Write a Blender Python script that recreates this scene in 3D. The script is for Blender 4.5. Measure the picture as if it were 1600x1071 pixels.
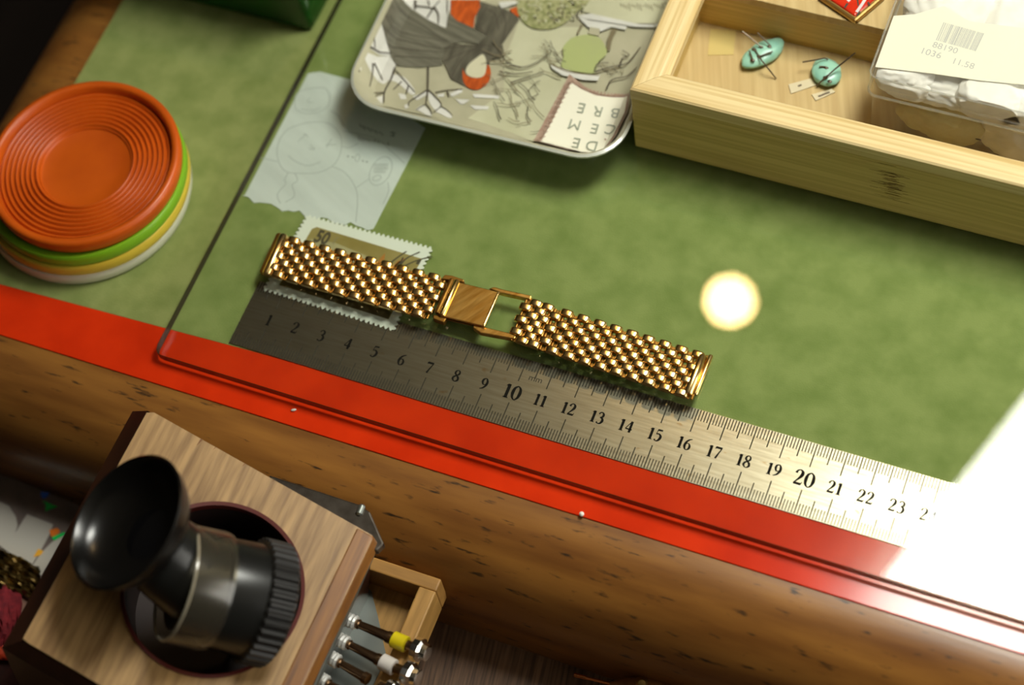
import bpy, bmesh, math, random
from mathutils import Vector, Matrix, noise
random.seed(7)
for o in list(bpy.data.objects): bpy.data.objects.remove(o)
sc = bpy.context.scene
COL = sc.collection
S = 0.01                      # all lengths below are centimetres

# ------------------------------------------------------------------ camera
CAM = Vector((26.2133, -23.7674, 56.1945))
RX = Vector((0.926686, 0.360098, -0.107626))      # image right
RY = Vector((0.26898, -0.83544, -0.47926))        # image down
RZ = Vector((-0.262495, 0.415174, -0.871049))     # view direction
FPX = 3000.0
cam_d = bpy.data.cameras.new('camera'); cam = bpy.data.objects.new('camera', cam_d); COL.objects.link(cam)
M3 = Matrix((RX, -RY, -RZ)).transposed()
cam.matrix_world = Matrix.Translation(CAM * S) @ M3.to_4x4()
cam_d.sensor_width = 36.0; cam_d.lens = FPX / 1600 * 36
cam_d.clip_start = 0.01; cam_d.clip_end = 20
cam_d.dof.use_dof = True; cam_d.dof.focus_distance = 0.632; cam_d.dof.aperture_fstop = 5.6
sc.camera = cam

def P(u, v, z=0.0):
    """point of the place seen at photo pixel (u, v) on the level z (cm)"""
    d = RX * ((u - 800) / FPX) + RY * ((v - 535.5) / FPX) + RZ
    return CAM + d * ((z - CAM.z) / d.z)

# ------------------------------------------------------------------ world, lights, exposure
w = bpy.data.worlds.new('dim_room'); sc.world = w; w.use_nodes = True
w.node_tree.nodes['Background'].inputs[0].default_value = (0.75, 0.62, 0.42, 1)
w.node_tree.nodes['Background'].inputs[1].default_value = 0.022
sc.view_settings.view_transform = 'Standard'; sc.view_settings.look = 'None'
sc.view_settings.gamma = 1.0; sc.view_settings.use_curve_mapping = False
sc.view_settings.exposure = 0.0
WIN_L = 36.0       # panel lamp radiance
BULB_L = 95.0     # bulb radiance

# ------------------------------------------------------------------ helpers
def srgb(r, g, b):
    f = lambda c: (c / 255 / 12.92) if c / 255 <= 0.04045 else ((c / 255 + 0.055) / 1.055) ** 2.4
    return (f(r), f(g), f(b))

def mat(name, col, rough=0.5, metal=0.0, col2=None, scale=(1, 1, 1), nscale=5.0, lo=0.35, hi=0.65, detail=4,
        bump=0.0, bscale=None, coat=0.0, sheen=0.0, rotz=0.0, alpha=None, distort=0.0, spots=None, spec=0.5, aniso=0):
    m = bpy.data.materials.new(name); m.use_nodes = True
    nt = m.node_tree; N = nt.nodes; L = nt.links; b = N['Principled BSDF']
    b.inputs['Base Color'].default_value = (*col, 1); b.inputs['Roughness'].default_value = rough
    b.inputs['Metallic'].default_value = metal; b.inputs['Coat Weight'].default_value = coat
    b.inputs['Sheen Weight'].default_value = sheen; b.inputs['Specular IOR Level'].default_value = spec
    b.inputs['Anisotropic'].default_value = aniso
    if col2 or bump or spots:
        g = N.new('ShaderNodeNewGeometry')
        mp = N.new('ShaderNodeMapping'); mp.vector_type = 'TEXTURE'
        L.new(g.outputs['Position'], mp.inputs['Vector'])
        mp.inputs['Rotation'].default_value = (0, 0, rotz)
        mp.inputs['Scale'].default_value = tuple(S * s for s in scale)
    if col2:
        n = N.new('ShaderNodeTexNoise'); n.inputs['Scale'].default_value = nscale
        n.inputs['Detail'].default_value = detail; n.inputs['Distortion'].default_value = distort
        L.new(mp.outputs[0], n.inputs['Vector'])
        r = N.new('ShaderNodeValToRGB'); r.color_ramp.elements[0].position = lo; r.color_ramp.elements[1].position = hi
        r.color_ramp.elements[0].color = (*col2, 1); r.color_ramp.elements[1].color = (*col, 1)
        L.new(n.outputs['Fac'], r.inputs['Fac']); out = r.outputs[0]
        if spots:      # (colour, scale vec, noise scale, lo, hi)
            mp2 = N.new('ShaderNodeMapping'); mp2.vector_type = 'TEXTURE'; L.new(g.outputs['Position'], mp2.inputs['Vector'])
            mp2.inputs['Rotation'].default_value = (0, 0, rotz); mp2.inputs['Scale'].default_value = tuple(S * s for s in spots[1])
            n2 = N.new('ShaderNodeTexNoise'); n2.inputs['Scale'].default_value = spots[2]; n2.inputs['Detail'].default_value = 3
            L.new(mp2.outputs[0], n2.inputs['Vector'])
            mr = N.new('ShaderNodeMapRange'); mr.inputs['From Min'].default_value = spots[3]; mr.inputs['From Max'].default_value = spots[4]
            L.new(n2.outputs['Fac'], mr.inputs['Value'])
            mx = N.new('ShaderNodeMix'); mx.data_type = 'RGBA'
            L.new(mr.outputs[0], mx.inputs[0]); L.new(out, mx.inputs[6]); mx.inputs[7].default_value = (*spots[0], 1); out = mx.outputs[2]
        L.new(out, b.inputs['Base Color'])
    if bump:
        n3 = N.new('ShaderNodeTexNoise'); n3.inputs['Scale'].default_value = bscale or nscale; n3.inputs['Detail'].default_value = 3
        L.new(mp.outputs[0], n3.inputs['Vector'])
        bp = N.new('ShaderNodeBump'); bp.inputs['Strength'].default_value = bump; bp.inputs['Distance'].default_value = 0.02 * S
        L.new(n3.outputs['Fac'], bp.inputs['Height']); L.new(bp.outputs[0], b.inputs['Normal'])
    return m

def clear_mat(name, tint=(1, 1, 1), rough=0.0, extra=0.0, ior=1.5, haze=None):
    """thin clear sheet: Fresnel mirror over straight transmission"""
    m = bpy.data.materials.new(name); m.use_nodes = True
    nt = m.node_tree; N = nt.nodes; L = nt.links; N.clear()
    out = N.new('ShaderNodeOutputMaterial'); t = N.new('ShaderNodeBsdfTransparent'); g = N.new('ShaderNodeBsdfGlossy')
    t.inputs[0].default_value = (*tint, 1); g.inputs['Roughness'].default_value = rough; g.inputs[0].default_value = (1, 1, 1, 1)
    fr = N.new('ShaderNodeFresnel'); fr.inputs[0].default_value = ior
    ge = N.new('ShaderNodeNewGeometry')
    s1 = N.new('ShaderNodeMath'); s1.operation = 'SUBTRACT'; s1.inputs[0].default_value = 1; L.new(ge.outputs['Backfacing'], s1.inputs[1])
    mu = N.new('ShaderNodeMath'); mu.operation = 'MULTIPLY'; L.new(fr.outputs[0], mu.inputs[0]); L.new(s1.outputs[0], mu.inputs[1])
    ad = N.new('ShaderNodeMath'); ad.operation = 'ADD'; L.new(mu.outputs[0], ad.inputs[0]); ad.inputs[1].default_value = extra
    mx = N.new('ShaderNodeMixShader'); L.new(ad.outputs[0], mx.inputs[0]); L.new(g.outputs[0], mx.inputs[2])
    if haze:
        d = N.new('ShaderNodeBsdfDiffuse'); d.inputs[0].default_value = (*haze[1], 1)
        m2 = N.new('ShaderNodeMixShader'); m2.inputs[0].default_value = haze[0]
        L.new(t.outputs[0], m2.inputs[1]); L.new(d.outputs[0], m2.inputs[2]); L.new(m2.outputs[0], mx.inputs[1])
    else: L.new(t.outputs[0], mx.inputs[1])
    L.new(mx.outputs[0], out.inputs[0]); return m

def emit_mat(name, col, strength):
    m = bpy.data.materials.new(name); m.use_nodes = True
    nt = m.node_tree; nt.nodes.clear(); e = nt.nodes.new('ShaderNodeEmission'); o = nt.nodes.new('ShaderNodeOutputMaterial')
    e.inputs[0].default_value = (*col, 1); e.inputs[1].default_value = strength; nt.links.new(e.outputs[0], o.inputs[0]); return m

def wpos(o):
    p = Vector((0, 0, 0))
    while o is not None: p = p + o.location; o = o.parent
    return p

def thing(name, loc, label=None, cat=None, group=None):
    o = bpy.data.objects.new(name, None); COL.objects.link(o); o.location = Vector(loc) * S
    o.empty_display_size = 0.01
    return tag(o, label, cat, group)

def tag(o, label=None, cat=None, group=None, kind=None):
    if label: o['label'] = label
    if cat: o['category'] = cat
    if group: o['group'] = group
    if kind: o['kind'] = kind
    return o

def obj(name, bm, mats, parent=None, smooth=False, origin=None, bevel=0.0, segs=2, sub=0):
    """link the bmesh (vertices in world cm) as one object with its origin at its base"""
    bmesh.ops.recalc_face_normals(bm, faces=bm.faces)
    xs = [v.co for v in bm.verts]
    if origin is None:
        lo = Vector([min(c[i] for c in xs) for i in range(3)]); hi = Vector([max(c[i] for c in xs) for i in range(3)])
        origin = Vector(((lo.x + hi.x) / 2, (lo.y + hi.y) / 2, lo.z))
    origin = Vector(origin)
    for v in bm.verts: v.co = (v.co - origin) * S
    me = bpy.data.meshes.new(name); bm.to_mesh(me); bm.free()
    if not isinstance(mats, (list, tuple)): mats = [mats]
    for m in mats: me.materials.append(m)
    if smooth:
        me.polygons.foreach_set('use_smooth', [True] * len(me.polygons))
        try: me.set_sharp_from_angle(angle=math.radians(40))
        except Exception: pass
    o = bpy.data.objects.new(name, me); COL.objects.link(o)
    if parent: o.parent = parent
    o.location = origin * S - (wpos(parent) if parent else Vector((0, 0, 0)))
    if bevel:
        md = o.modifiers.new('bevel', 'BEVEL'); md.width = bevel * S; md.segments = segs; md.limit_method = 'ANGLE'
        md.harden_normals = False
    if sub:
        md = o.modifiers.new('sub', 'SUBSURF'); md.levels = sub; md.render_levels = sub
    return o

def box(bm, x0, x1, y0, y1, z0, z1, mi=0):
    vs = [bm.verts.new((x, y, z)) for z in (z0, z1) for (x, y) in ((x0, y0), (x1, y0), (x1, y1), (x0, y1))]
    for f in ((3, 2, 1, 0), (4, 5, 6, 7), (0, 1, 5, 4), (1, 2, 6, 5), (2, 3, 7, 6), (3, 0, 4, 7)):
        bm.faces.new([vs[i] for i in f]).material_index = mi
    return vs

def prism(bm, pts, z0, z1, mi=0, top=None):
    """pts: list of (x, y); optional top list for a tapered solid; z0/z1 numbers or per-point lists"""
    n = len(pts); top = top or pts
    Z0 = z0 if isinstance(z0, (list, tuple)) else [z0] * n; Z1 = z1 if isinstance(z1, (list, tuple)) else [z1] * n
    a = [bm.verts.new((p[0], p[1], Z0[i])) for i, p in enumerate(pts)]
    b = [bm.verts.new((p[0], p[1], Z1[i])) for i, p in enumerate(top)]
    fs = [bm.faces.new(a[::-1]), bm.faces.new(b)]
    for i in range(n): fs.append(bm.faces.new((a[i], a[(i + 1) % n], b[(i + 1) % n], b[i])))
    for f in fs: f.material_index = mi
    return fs

def pxy(l, z): return [tuple(P(u, v, z)[:2]) for u, v in l]
def Z(ox, oy, s, l): return [(ox + x / s, oy + y / s) for x, y in l]

def tube(bm, pts, r, seg=8, mi=0, closed=False):
    pts = [Vector(p) for p in pts]; n = len(pts); rs = r if isinstance(r, (list, tuple)) else [r] * n
    rings = []
    for i, p in enumerate(pts):
        d = (pts[min(i + 1, n - 1)] - pts[max(i - 1, 0)]).normalized()
        a = d.cross(Vector((0, 0, 1)));
        if a.length < 1e-3: a = d.cross(Vector((1, 0, 0)))
        a.normalize(); c = d.cross(a)
        rings.append([bm.verts.new(p + (a * math.cos(t) + c * math.sin(t)) * rs[i]) for t in [2 * math.pi * k / seg for k in range(seg)]])
    for i in range(n - 1):
        for k in range(seg):
            bm.faces.new((rings[i][k], rings[i][(k + 1) % seg], rings[i + 1][(k + 1) % seg], rings[i + 1][k])).material_index = mi
    bm.faces.new(rings[0][::-1]).material_index = mi; bm.faces.new(rings[-1]).material_index = mi

def lathe(bm, prof, org, axis=(0, 0, 1), seg=72, mi=0, ribs=None):
    """prof: list of (r, t); closed with caps when r = 0"""
    ax = Vector(axis).normalized(); a = ax.cross(Vector((0, 0, 1)))
    if a.length < 1e-3: a = Vector((1, 0, 0))
    a.normalize(); c = ax.cross(a); org = Vector(org); rings = []
    for (r, t) in prof:
        if r < 1e-6: rings.append([bm.verts.new(org + ax * t)])
        else:
            ring = []
            for k in range(seg):
                rr = r
                if ribs and ribs[0] <= t <= ribs[1]: rr = r + (ribs[2] if (k // ribs[3]) % 2 else 0)
                th = 2 * math.pi * k / seg
                ring.append(bm.verts.new(org + ax * t + (a * math.cos(th) + c * math.sin(th)) * rr))
            rings.append(ring)
    for i in range(len(rings) - 1):
        A, B = rings[i], rings[i + 1]
        for k in range(seg):
            k2 = (k + 1) % seg
            if len(A) == 1 and len(B) == 1: continue
            if len(A) == 1: f = bm.faces.new((A[0], B[k2], B[k]))
            elif len(B) == 1: f = bm.faces.new((A[k], A[k2], B[0]))
            else: f = bm.faces.new((A[k], A[k2], B[k2], B[k]))
            f.material_index = mi

def ribbon(bm, pts, ws, z, fx, mi=0, th=0.0):
    """flat stroke of varying width through 2-D pts; fx maps (x, y) to world xy"""
    n = len(pts); L_, R_ = [], []
    for i in range(n):
        x0, y0 = pts[max(i - 1, 0)]; x1, y1 = pts[min(i + 1, n - 1)]
        dx, dy = x1 - x0, y1 - y0; l = math.hypot(dx, dy) or 1; nx, ny = -dy / l, dx / l; h = ws[i] / 2
        for lst, s in ((L_, 1), (R_, -1)):
            q = fx(pts[i][0] + s * nx * h, pts[i][1] + s * ny * h); lst.append(bm.verts.new((q[0], q[1], z)))
    for i in range(n - 1): bm.faces.new((R_[i], R_[i + 1], L_[i + 1], L_[i])).material_index = mi

def spline(pts, k=6):
    """Catmull-Rom through tuples of any length"""
    out = []; n = len(pts)
    for i in range(n - 1):
        p0, p1, p2, p3 = pts[max(i - 1, 0)], pts[i], pts[i + 1], pts[min(i + 2, n - 1)]
        for j in range(k):
            t = j / k
            out.append(tuple(0.5 * ((2 * b) + (c - a) * t + (2 * a - 5 * b + 4 * c - d) * t * t + (-a + 3 * b - 3 * c + d) * t ** 3)
                             for a, b, c, d in zip(p0, p1, p2, p3)))
    out.append(pts[-1]); return out

GLY = {   # serif numerals: strokes of (x, y, width) in a box 1 high
 '0': ([[(.30, 1.0, .05), (.12, .82, .11), (.07, .5, .15), (.12, .18, .11), (.30, 0, .05), (.48, .18, .11), (.53, .5, .15), (.48, .82, .11), (.30, 1.0, .05)]], .60),
 '1': ([[(.25, 0, .15), (.25, .5, .15), (.25, .98, .15)], [(.08, .02, .05), (.42, .02, .05)], [(.30, .96, .06), (.16, .9, .07), (.07, .84, .03)]], .48),
 '2': ([[(.06, .74, .13), (.12, .92, .08), (.28, 1.0, .06), (.43, .88, .13), (.43, .66, .15), (.28, .38, .09), (.06, .06, .05)], [(.05, .06, .12), (.50, .06, .12)], [(.50, .03, .05), (.55, .24, .03)]], .60),
 '3': ([[(.07, .80, .09), (.16, .96, .07), (.32, .98, .08), (.43, .84, .13), (.40, .64, .12), (.22, .54, .05)], [(.22, .54, .05), (.42, .48, .12), (.48, .28, .15), (.38, .06, .10), (.2, 0, .06), (.05, .1, .12)]], .58),
 '4': ([[(.40, 0, .14), (.40, .98, .14)], [(.38, .98, .05), (.04, .30, .05)], [(.03, .28, .08), (.56, .28, .08)]], .60),
 '5': ([[(.14, .94, .10), (.50, .96, .10)], [(.14, .96, .04), (.10, .56, .04)], [(.10, .56, .05), (.28, .62, .08), (.45, .48, .13), (.46, .26, .15), (.34, .04, .10), (.18, 0, .06), (.05, .1, .12)]], .58),
 '6': ([[(.52, .98, .04), (.28, .84, .09), (.11, .56, .13), (.09, .28, .14), (.18, .05, .09), (.30, 0, .06), (.44, .1, .11), (.48, .30, .13), (.40, .5, .09), (.27, .55, .05), (.13, .46, .06)]], .60),
 '7': ([[(.05, .93, .13), (.54, .93, .13)], [(.53, .93, .05), (.38, .5, .08), (.24, 0, .12)], [(.05, .96, .05), (.04, .78, .03)]], .58),
 '8': ([[(.28, .54, .08), (.12, .70, .12), (.14, .90, .09), (.28, 1.0, .05), (.43, .90, .09), (.44, .70, .12), (.28, .54, .08), (.10, .36, .12), (.08, .16, .12), (.28, 0, .05), (.48, .14, .12), (.46, .36, .13), (.28, .54, .08)]], .58),
 '9': ([[(.06, .02, .04), (.30, .16, .09), (.47, .44, .13), (.49, .72, .14), (.40, .95, .09), (.28, 1.0, .06), (.14, .9, .11), (.10, .70, .13), (.18, .5, .09), (.31, .45, .05), (.45, .54, .06)]], .60),
}
def number(bm, s, cx, cy, h, z):
    wd = sum(GLY[c][1] for c in s) + .06 * (len(s) - 1); x = -wd / 2
    for c in s:
        for st in GLY[c][0]:
            pp = spline(st) if len(st) > 2 else st
            ribbon(bm, [(p[0], p[1]) for p in pp], [p[2] * 1.4 for p in pp], z, lambda a, b, x=x: (cx + (x + a) * h, cy + (b - .5) * h))
        x += GLY[c][1] + .06

def text_bm(bm, s, org, xd, yd, size, z, mi=0, align='CENTER', bold=0.0, sx=1.0):
    """write s with the built-in font, letters laid along world vectors xd, yd (xy)"""
    cu = bpy.data.curves.new('t', 'FONT'); cu.body = s; cu.align_x = align; cu.align_y = 'CENTER'; cu.size = 1; cu.resolution_u = 3; cu.offset = bold
    to = bpy.data.objects.new('t', cu); COL.objects.link(to)
    dg = bpy.context.evaluated_depsgraph_get(); me = bpy.data.meshes.new_from_object(to.evaluated_get(dg))
    bpy.data.objects.remove(to); bpy.data.curves.remove(cu)
    xd = Vector(xd).normalized() * sx; yd = Vector(yd).normalized(); vs = []
    for v in me.vertices:
        vs.append(bm.verts.new((org[0] + (xd.x * v.co.x + yd.x * v.co.y) * size, org[1] + (xd.y * v.co.x + yd.y * v.co.y) * size, z)))
    for p in me.polygons:
        try: bm.faces.new([vs[i] for i in p.vertices]).material_index = mi
        except ValueError: pass
    bpy.data.meshes.remove(me)

def flat(bm, pts, z, mi=0, th=0.004):
    prism(bm, pts, z - th, z, mi)

def rrect(x0, x1, y0, y1, r, k=8):
    out = []
    for cx, cy, a0 in ((x1 - r, y1 - r, 0), (x0 + r, y1 - r, 90), (x0 + r, y0 + r, 180), (x1 - r, y0 + r, 270)):
        for i in range(k + 1):
            a = math.radians(a0 + 90 * i / k); out.append((cx + r * math.cos(a), cy + r * math.sin(a)))
    return out

# ------------------------------------------------------------------ materials
M = {}
M['desk'] = mat('oiled_desk_wood', (.34, .145, .028), .36, col2=(.17, .062, .012), scale=(6, .8, 1.2), nscale=1.1, lo=.3, hi=.7, bump=.15, bscale=6, coat=.05,
                spots=((.035, .018, .008), (1.4, .28, .35), 1.6, .62, .72))
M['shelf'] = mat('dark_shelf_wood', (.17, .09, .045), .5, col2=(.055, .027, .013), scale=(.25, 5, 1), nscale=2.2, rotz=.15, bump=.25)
M['green'] = mat('green_baize', (.262, .305, .100), .95, col2=(.185, .235, .065), nscale=.9, lo=.3, hi=.62, detail=8, bump=.5, bscale=18, sheen=.1, spec=.15)
M['red'] = mat('red_edging_plastic', (.72, .036, .004), .13, col2=(.60, .026, .003), nscale=.5, spec=.45)
M['glass'] = clear_mat('clear_glass', (.96, .985, .96))
M['glass_edge'] = clear_mat('glass_edge_green', (.16, .15, .11), .2, extra=.04, haze=(.35, (.10, .075, .05)))
M['steel'] = mat('brushed_ruler_steel', (.43, .37, .30), .30, 1.0, col2=(.32, .265, .20), scale=(3.5, .22, 1), nscale=2.4, lo=.25, hi=.7, bump=.12, bscale=5,
                 spots=((.30, .18, .08), (.8, .5, 1), 1.3, .68, .78))
M['ink'] = mat('black_ink', (.010, .008, .007), .9, spec=.1)
M['tick'] = mat('grey_etched_ink', (.060, .050, .038), .9, spec=.1)
M['gold'] = mat('polished_gold', (1.0, .74, .34), .23, 1.0, col2=(.90, .55, .16), nscale=3)
M['gold_flat'] = mat('scratched_gold', (.98, .62, .18), .30, 1.0, col2=(.70, .36, .07), scale=(.5, 3, 1), rotz=-.6, nscale=2.5, bump=.25, bscale=3)
M['gold_dark'] = mat('gold_pins', (.30, .15, .03), .5, 1.0)  # darkened gold: shade between and under the links put into its colour
M['paper'] = mat('white_paper', (.66, .68, .66), .8, col2=(.58, .60, .58), scale=(.5, 3, 1), rotz=1.1, nscale=.7, bump=.3, bscale=.8)
M['pencil'] = mat('pencil_grey', (.40, .42, .41), .8)
M['pencil_dark'] = mat('pencil_dark', (.20, .21, .21), .8)
M['stamp_white'] = mat('stamp_border_paper', (.78, .78, .70), .7)
M['stamp_ochre'] = mat('stamp_ochre_print', (.27, .20, .05), .45, col2=(.36, .28, .10), nscale=.45, lo=.4, hi=.6)
M['stamp_cream'] = mat('stamp_cream_print', (.42, .36, .19), .5)
M['stamp_dark'] = mat('stamp_dark_print', (.07, .055, .03), .5)
M['orange'] = mat('orange_plastic', (.60, .100, .004), .38, col2=(.50, .075, .003), nscale=.5)
M['lime'] = mat('lime_green_plastic', (.19, .42, .014), .36)
M['yellow'] = mat('yellow_plastic', (.62, .46, .045), .36)
M['white_pl'] = mat('white_plastic', (.62, .62, .47), .38)
M['emerald'] = mat('emerald_green_plastic', (.006, .10, .008), .22, col2=(.003, .045, .005), nscale=.4)
M['tin'] = mat('enamelled_tin', (.60, .56, .42), .25, coat=.3)
M['tin_edge'] = mat('tin_rolled_edge', (.50, .52, .44), .3, coat=.3)
def pm(name, c, c2=None, **k): return mat('printed_' + name, c, .28, col2=c2, coat=.2, **k)
M['p_cream'] = pm('cream', (.58, .58, .40), (.49, .49, .32), nscale=.5)
M['p_sand'] = pm('sand', (.47, .45, .31), (.40, .385, .26), nscale=.8)
M['p_snow'] = pm('snow_white', (.72, .72, .66), (.62, .62, .56), nscale=.8)
M['p_line'] = pm('dark_line', (.07, .06, .045))
M['p_twig'] = pm('twig_brown', (.20, .17, .10))
M['p_cloak'] = pm('cloak_grey', (.19, .185, .135), (.105, .10, .072), scale=(2.5, .3, 1), rotz=-.2, nscale=1.6)
M['p_cloak2'] = pm('cloak_dark', (.15, .14, .10), (.075, .07, .05), scale=(.4, 2, 1), nscale=1.6)
M['p_orange'] = pm('orange', (.62, .115, .02), (.35, .06, .012), scale=(.25, 1, 1), nscale=2)
M['p_skin'] = pm('pale', (.62, .60, .42))
M['p_leaf'] = pm('leaf_green', (.25, .27, .11), (.38, .38, .19), nscale=5, lo=.45, hi=.55)
M['p_pot'] = pm('pale_green', (.42, .48, .19), (.40, .44, .20), nscale=.6)
M['p_border'] = pm('dusty_pink', (.36, .23, .17), (.46, .34, .26), nscale=6)
M['p_ink'] = pm('faded_ink', (.33, .36, .28))
M['bamboo_top'] = mat('bamboo_light', (.78, .62, .32), .42, col2=(.62, .44, .18), scale=(9, .16, .16), nscale=1.0, lo=.36, hi=.60, coat=.1)
M['bamboo_topy'] = mat('bamboo_light_side', (.78, .62, .32), .42, col2=(.62, .44, .18), scale=(.16, 9, .16), nscale=1.0, lo=.36, hi=.60, coat=.1)
M['bamboo_front'] = mat('bamboo_front', (.66, .48, .16), .45, col2=(.52, .36, .10), scale=(9, 1, .14), nscale=1.0, lo=.35, hi=.62)  # same bamboo as the rim; front's shade and bounce light worked into the colour
M['bamboo_floor'] = mat('bamboo_floor', (.60, .45, .20), .5, col2=(.50, .35, .14), scale=(.30, 6, 1), rotz=.35, nscale=1.3)
M['knot'] = mat('bamboo_knot', (.33, .21, .06), .7, col2=(.24, .14, .035), nscale=6)
M['turq'] = mat('turquoise_stone', (.36, .66, .50), .4, col2=(.26, .56, .44), nscale=2.2, coat=.2)
M['wire'] = mat('thin_dark_wire', (.16, .13, .10), .35, .8)
M['cardtag'] = mat('cream_card_tag', (.66, .58, .38), .7)
M['film'] = clear_mat('clear_plastic', (.97, .97, .95), .06, extra=.025, haze=(.06, (.8, .78, .7)))
M['film_lip'] = clear_mat('clear_plastic_lip', (.93, .93, .9), .12, extra=.10, haze=(.15, (.8, .8, .72)))
M['label'] = mat('cream_label_paper', (.86, .84, .68), .8)
M['barcode'] = mat('grey_barcode_ink', (.46, .47, .44), .7)
M['tissue'] = mat('white_tissue', (.90, .89, .84), .9, col2=(.82, .80, .72), nscale=1.5, bump=.2, bscale=3)
M['tissue_y'] = mat('yellowed_wrap', (.52, .46, .18), .6, col2=(.46, .38, .13), nscale=1.5)
M['sticker'] = mat('pale_yellow_sticker', (.60, .47, .16), .5)
M['brass'] = mat('aged_brass', (.42, .27, .09), .35, 1.0)
M['enamel'] = mat('red_enamel', (.72, .045, .012), .1, coat=.6, col2=(.55, .02, .008), nscale=1.2)
M['enamel_w'] = mat('white_enamel', (.75, .68, .66), .12, coat=.6)
M['walnut_top'] = mat('walnut_top', (.47, .285, .115), .45, col2=(.23, .125, .045), scale=(.35, 4, 3), rotz=.0, nscale=1.5, lo=.32, hi=.66, bump=.2, bscale=3)
M['walnut_edge'] = mat('walnut_warm_edge', (.30, .12, .02), .42, col2=(.15, .055, .012), scale=(.3, 5, 1), nscale=1.6, coat=.2)
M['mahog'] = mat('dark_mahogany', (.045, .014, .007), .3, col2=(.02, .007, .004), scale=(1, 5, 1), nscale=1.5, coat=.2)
M['maroon'] = mat('maroon_lining', (.10, .012, .008), .5)
M['well'] = mat('well_shade_tone', (.018, .006, .004), .6)  # near-black: shade deep in the well is put into the colour
M['gunmetal'] = mat('gunmetal_plate', (.16, .14, .12), .35, .85, col2=(.10, .085, .07), nscale=2)
M['drawerwood'] = mat('drawer_oak', (.45, .23, .055), .5, col2=(.30, .15, .035), scale=(4, .5, 1), nscale=1.5)
M['drawerwoody'] = mat('drawer_oak_side', (.48, .26, .07), .5, col2=(.32, .17, .04), scale=(.4, 4, 1), nscale=1.8)
M['blade'] = mat('grey_steel_sheet', (.24, .26, .24), .42, .8)
M['chrome'] = mat('chrome', (.85, .84, .80), .12, 1.0)
M['knurl'] = mat('knurled_bright_steel', (.80, .80, .76), .42, .55)
M['bronze'] = mat('dark_bronze_shaft', (.17, .10, .05), .25, .9)
M['ring_y'] = mat('yellow_ring', (.70, .56, .01), .35)
M['ring_w'] = mat('white_ring', (.68, .64, .60), .35)
M['rubber'] = mat('black_rubber', (.005, .0045, .004), .25, spec=.5)
M['blackpl'] = mat('black_plastic', (.010, .010, .009), .28)
M['ribpl'] = mat('black_ribbed_plastic', (.013, .012, .011), .4)
M['clearring'] = clear_mat('clear_acrylic_ring', (.80, .76, .66), .22, extra=.012, haze=(.035, (.5, .46, .36)))
M['lens'] = mat('dark_lens', (.004, .004, .005), .05, coat=.4)
M['holo'] = mat('grey_holographic_film', (.22, .17, .15), .4, .0, col2=(.15, .12, .11), nscale=1.2)
M['cardw'] = mat('grey_white_card', (.56, .53, .47), .6)
M['pink'] = mat('pink_card', (.40, .22, .16), .7)
M['foil'] = mat('gold_foil', (.20, .13, .035), .4, .8, col2=(.08, .05, .014), nscale=1.5)
M['yarn'] = mat('crimson_yarn', (.30, .02, .03), .8, col2=(.16, .01, .02), nscale=4)
M['orangered'] = mat('orange_red_wrapper', (.65, .06, .02), .4)
M['copper'] = mat('copper_tip', (.75, .28, .10), .25, 1.0)
M['handle'] = mat('turned_wood_handle', (.36, .15, .045), .4, col2=(.22, .09, .03), nscale=2)
M['ceil'] = mat('ceiling_plaster', (.45, .40, .32), .9)
M['floor'] = mat('dark_floor_boards', (.02, .012, .008), .7, col2=(.012, .007, .005), scale=(1, 20, 1), nscale=.3)
M['frame_w'] = mat('white_window_frame', (.6, .6, .56), .5)
for nm, c in (('blue', (.05, .2, .95)), ('green', (.02, .8, .15)), ('orange', (1, .25, .03)), ('amber', (1, .5, .05))):
    M['fleck_' + nm] = mat('foil_fleck_' + nm, c, .2, .0, coat=.6)

# ------------------------------------------------------------------ the room: floor, ceiling with its skylight, lamp
bm = bmesh.new(); box(bm, -150, 170, -150, 170, -76, -74); tag(obj('floor', bm, M['floor']), 'dark floor boards far below the desk', None, None, 'structure')
# flat panel lamp over the right end of the desk, turned a little from the desk edge
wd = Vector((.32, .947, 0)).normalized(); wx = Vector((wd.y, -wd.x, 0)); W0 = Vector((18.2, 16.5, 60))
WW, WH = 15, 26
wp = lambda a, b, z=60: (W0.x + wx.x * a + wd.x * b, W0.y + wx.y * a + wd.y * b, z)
bm = bmesh.new(); box(bm, -150, 170, -150, 170, 150, 152)
obj('ceiling', bm, M['ceil'])['kind'] = 'structure'
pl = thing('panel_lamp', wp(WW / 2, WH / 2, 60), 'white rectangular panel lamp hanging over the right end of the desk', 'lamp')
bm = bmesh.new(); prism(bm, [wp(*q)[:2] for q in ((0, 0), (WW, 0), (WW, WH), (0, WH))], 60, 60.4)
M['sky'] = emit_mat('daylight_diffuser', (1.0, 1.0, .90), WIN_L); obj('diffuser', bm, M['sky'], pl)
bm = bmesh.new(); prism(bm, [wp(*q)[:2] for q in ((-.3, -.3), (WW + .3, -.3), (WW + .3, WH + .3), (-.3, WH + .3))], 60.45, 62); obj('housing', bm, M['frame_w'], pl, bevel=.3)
bm = bmesh.new(); q = wp(WW / 2, WH / 2); tube(bm, [(q[0], q[1], 62), (q[0], q[1], 150)], .4); obj('hanging_rod', bm, M['frame_w'], pl, True)
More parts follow.
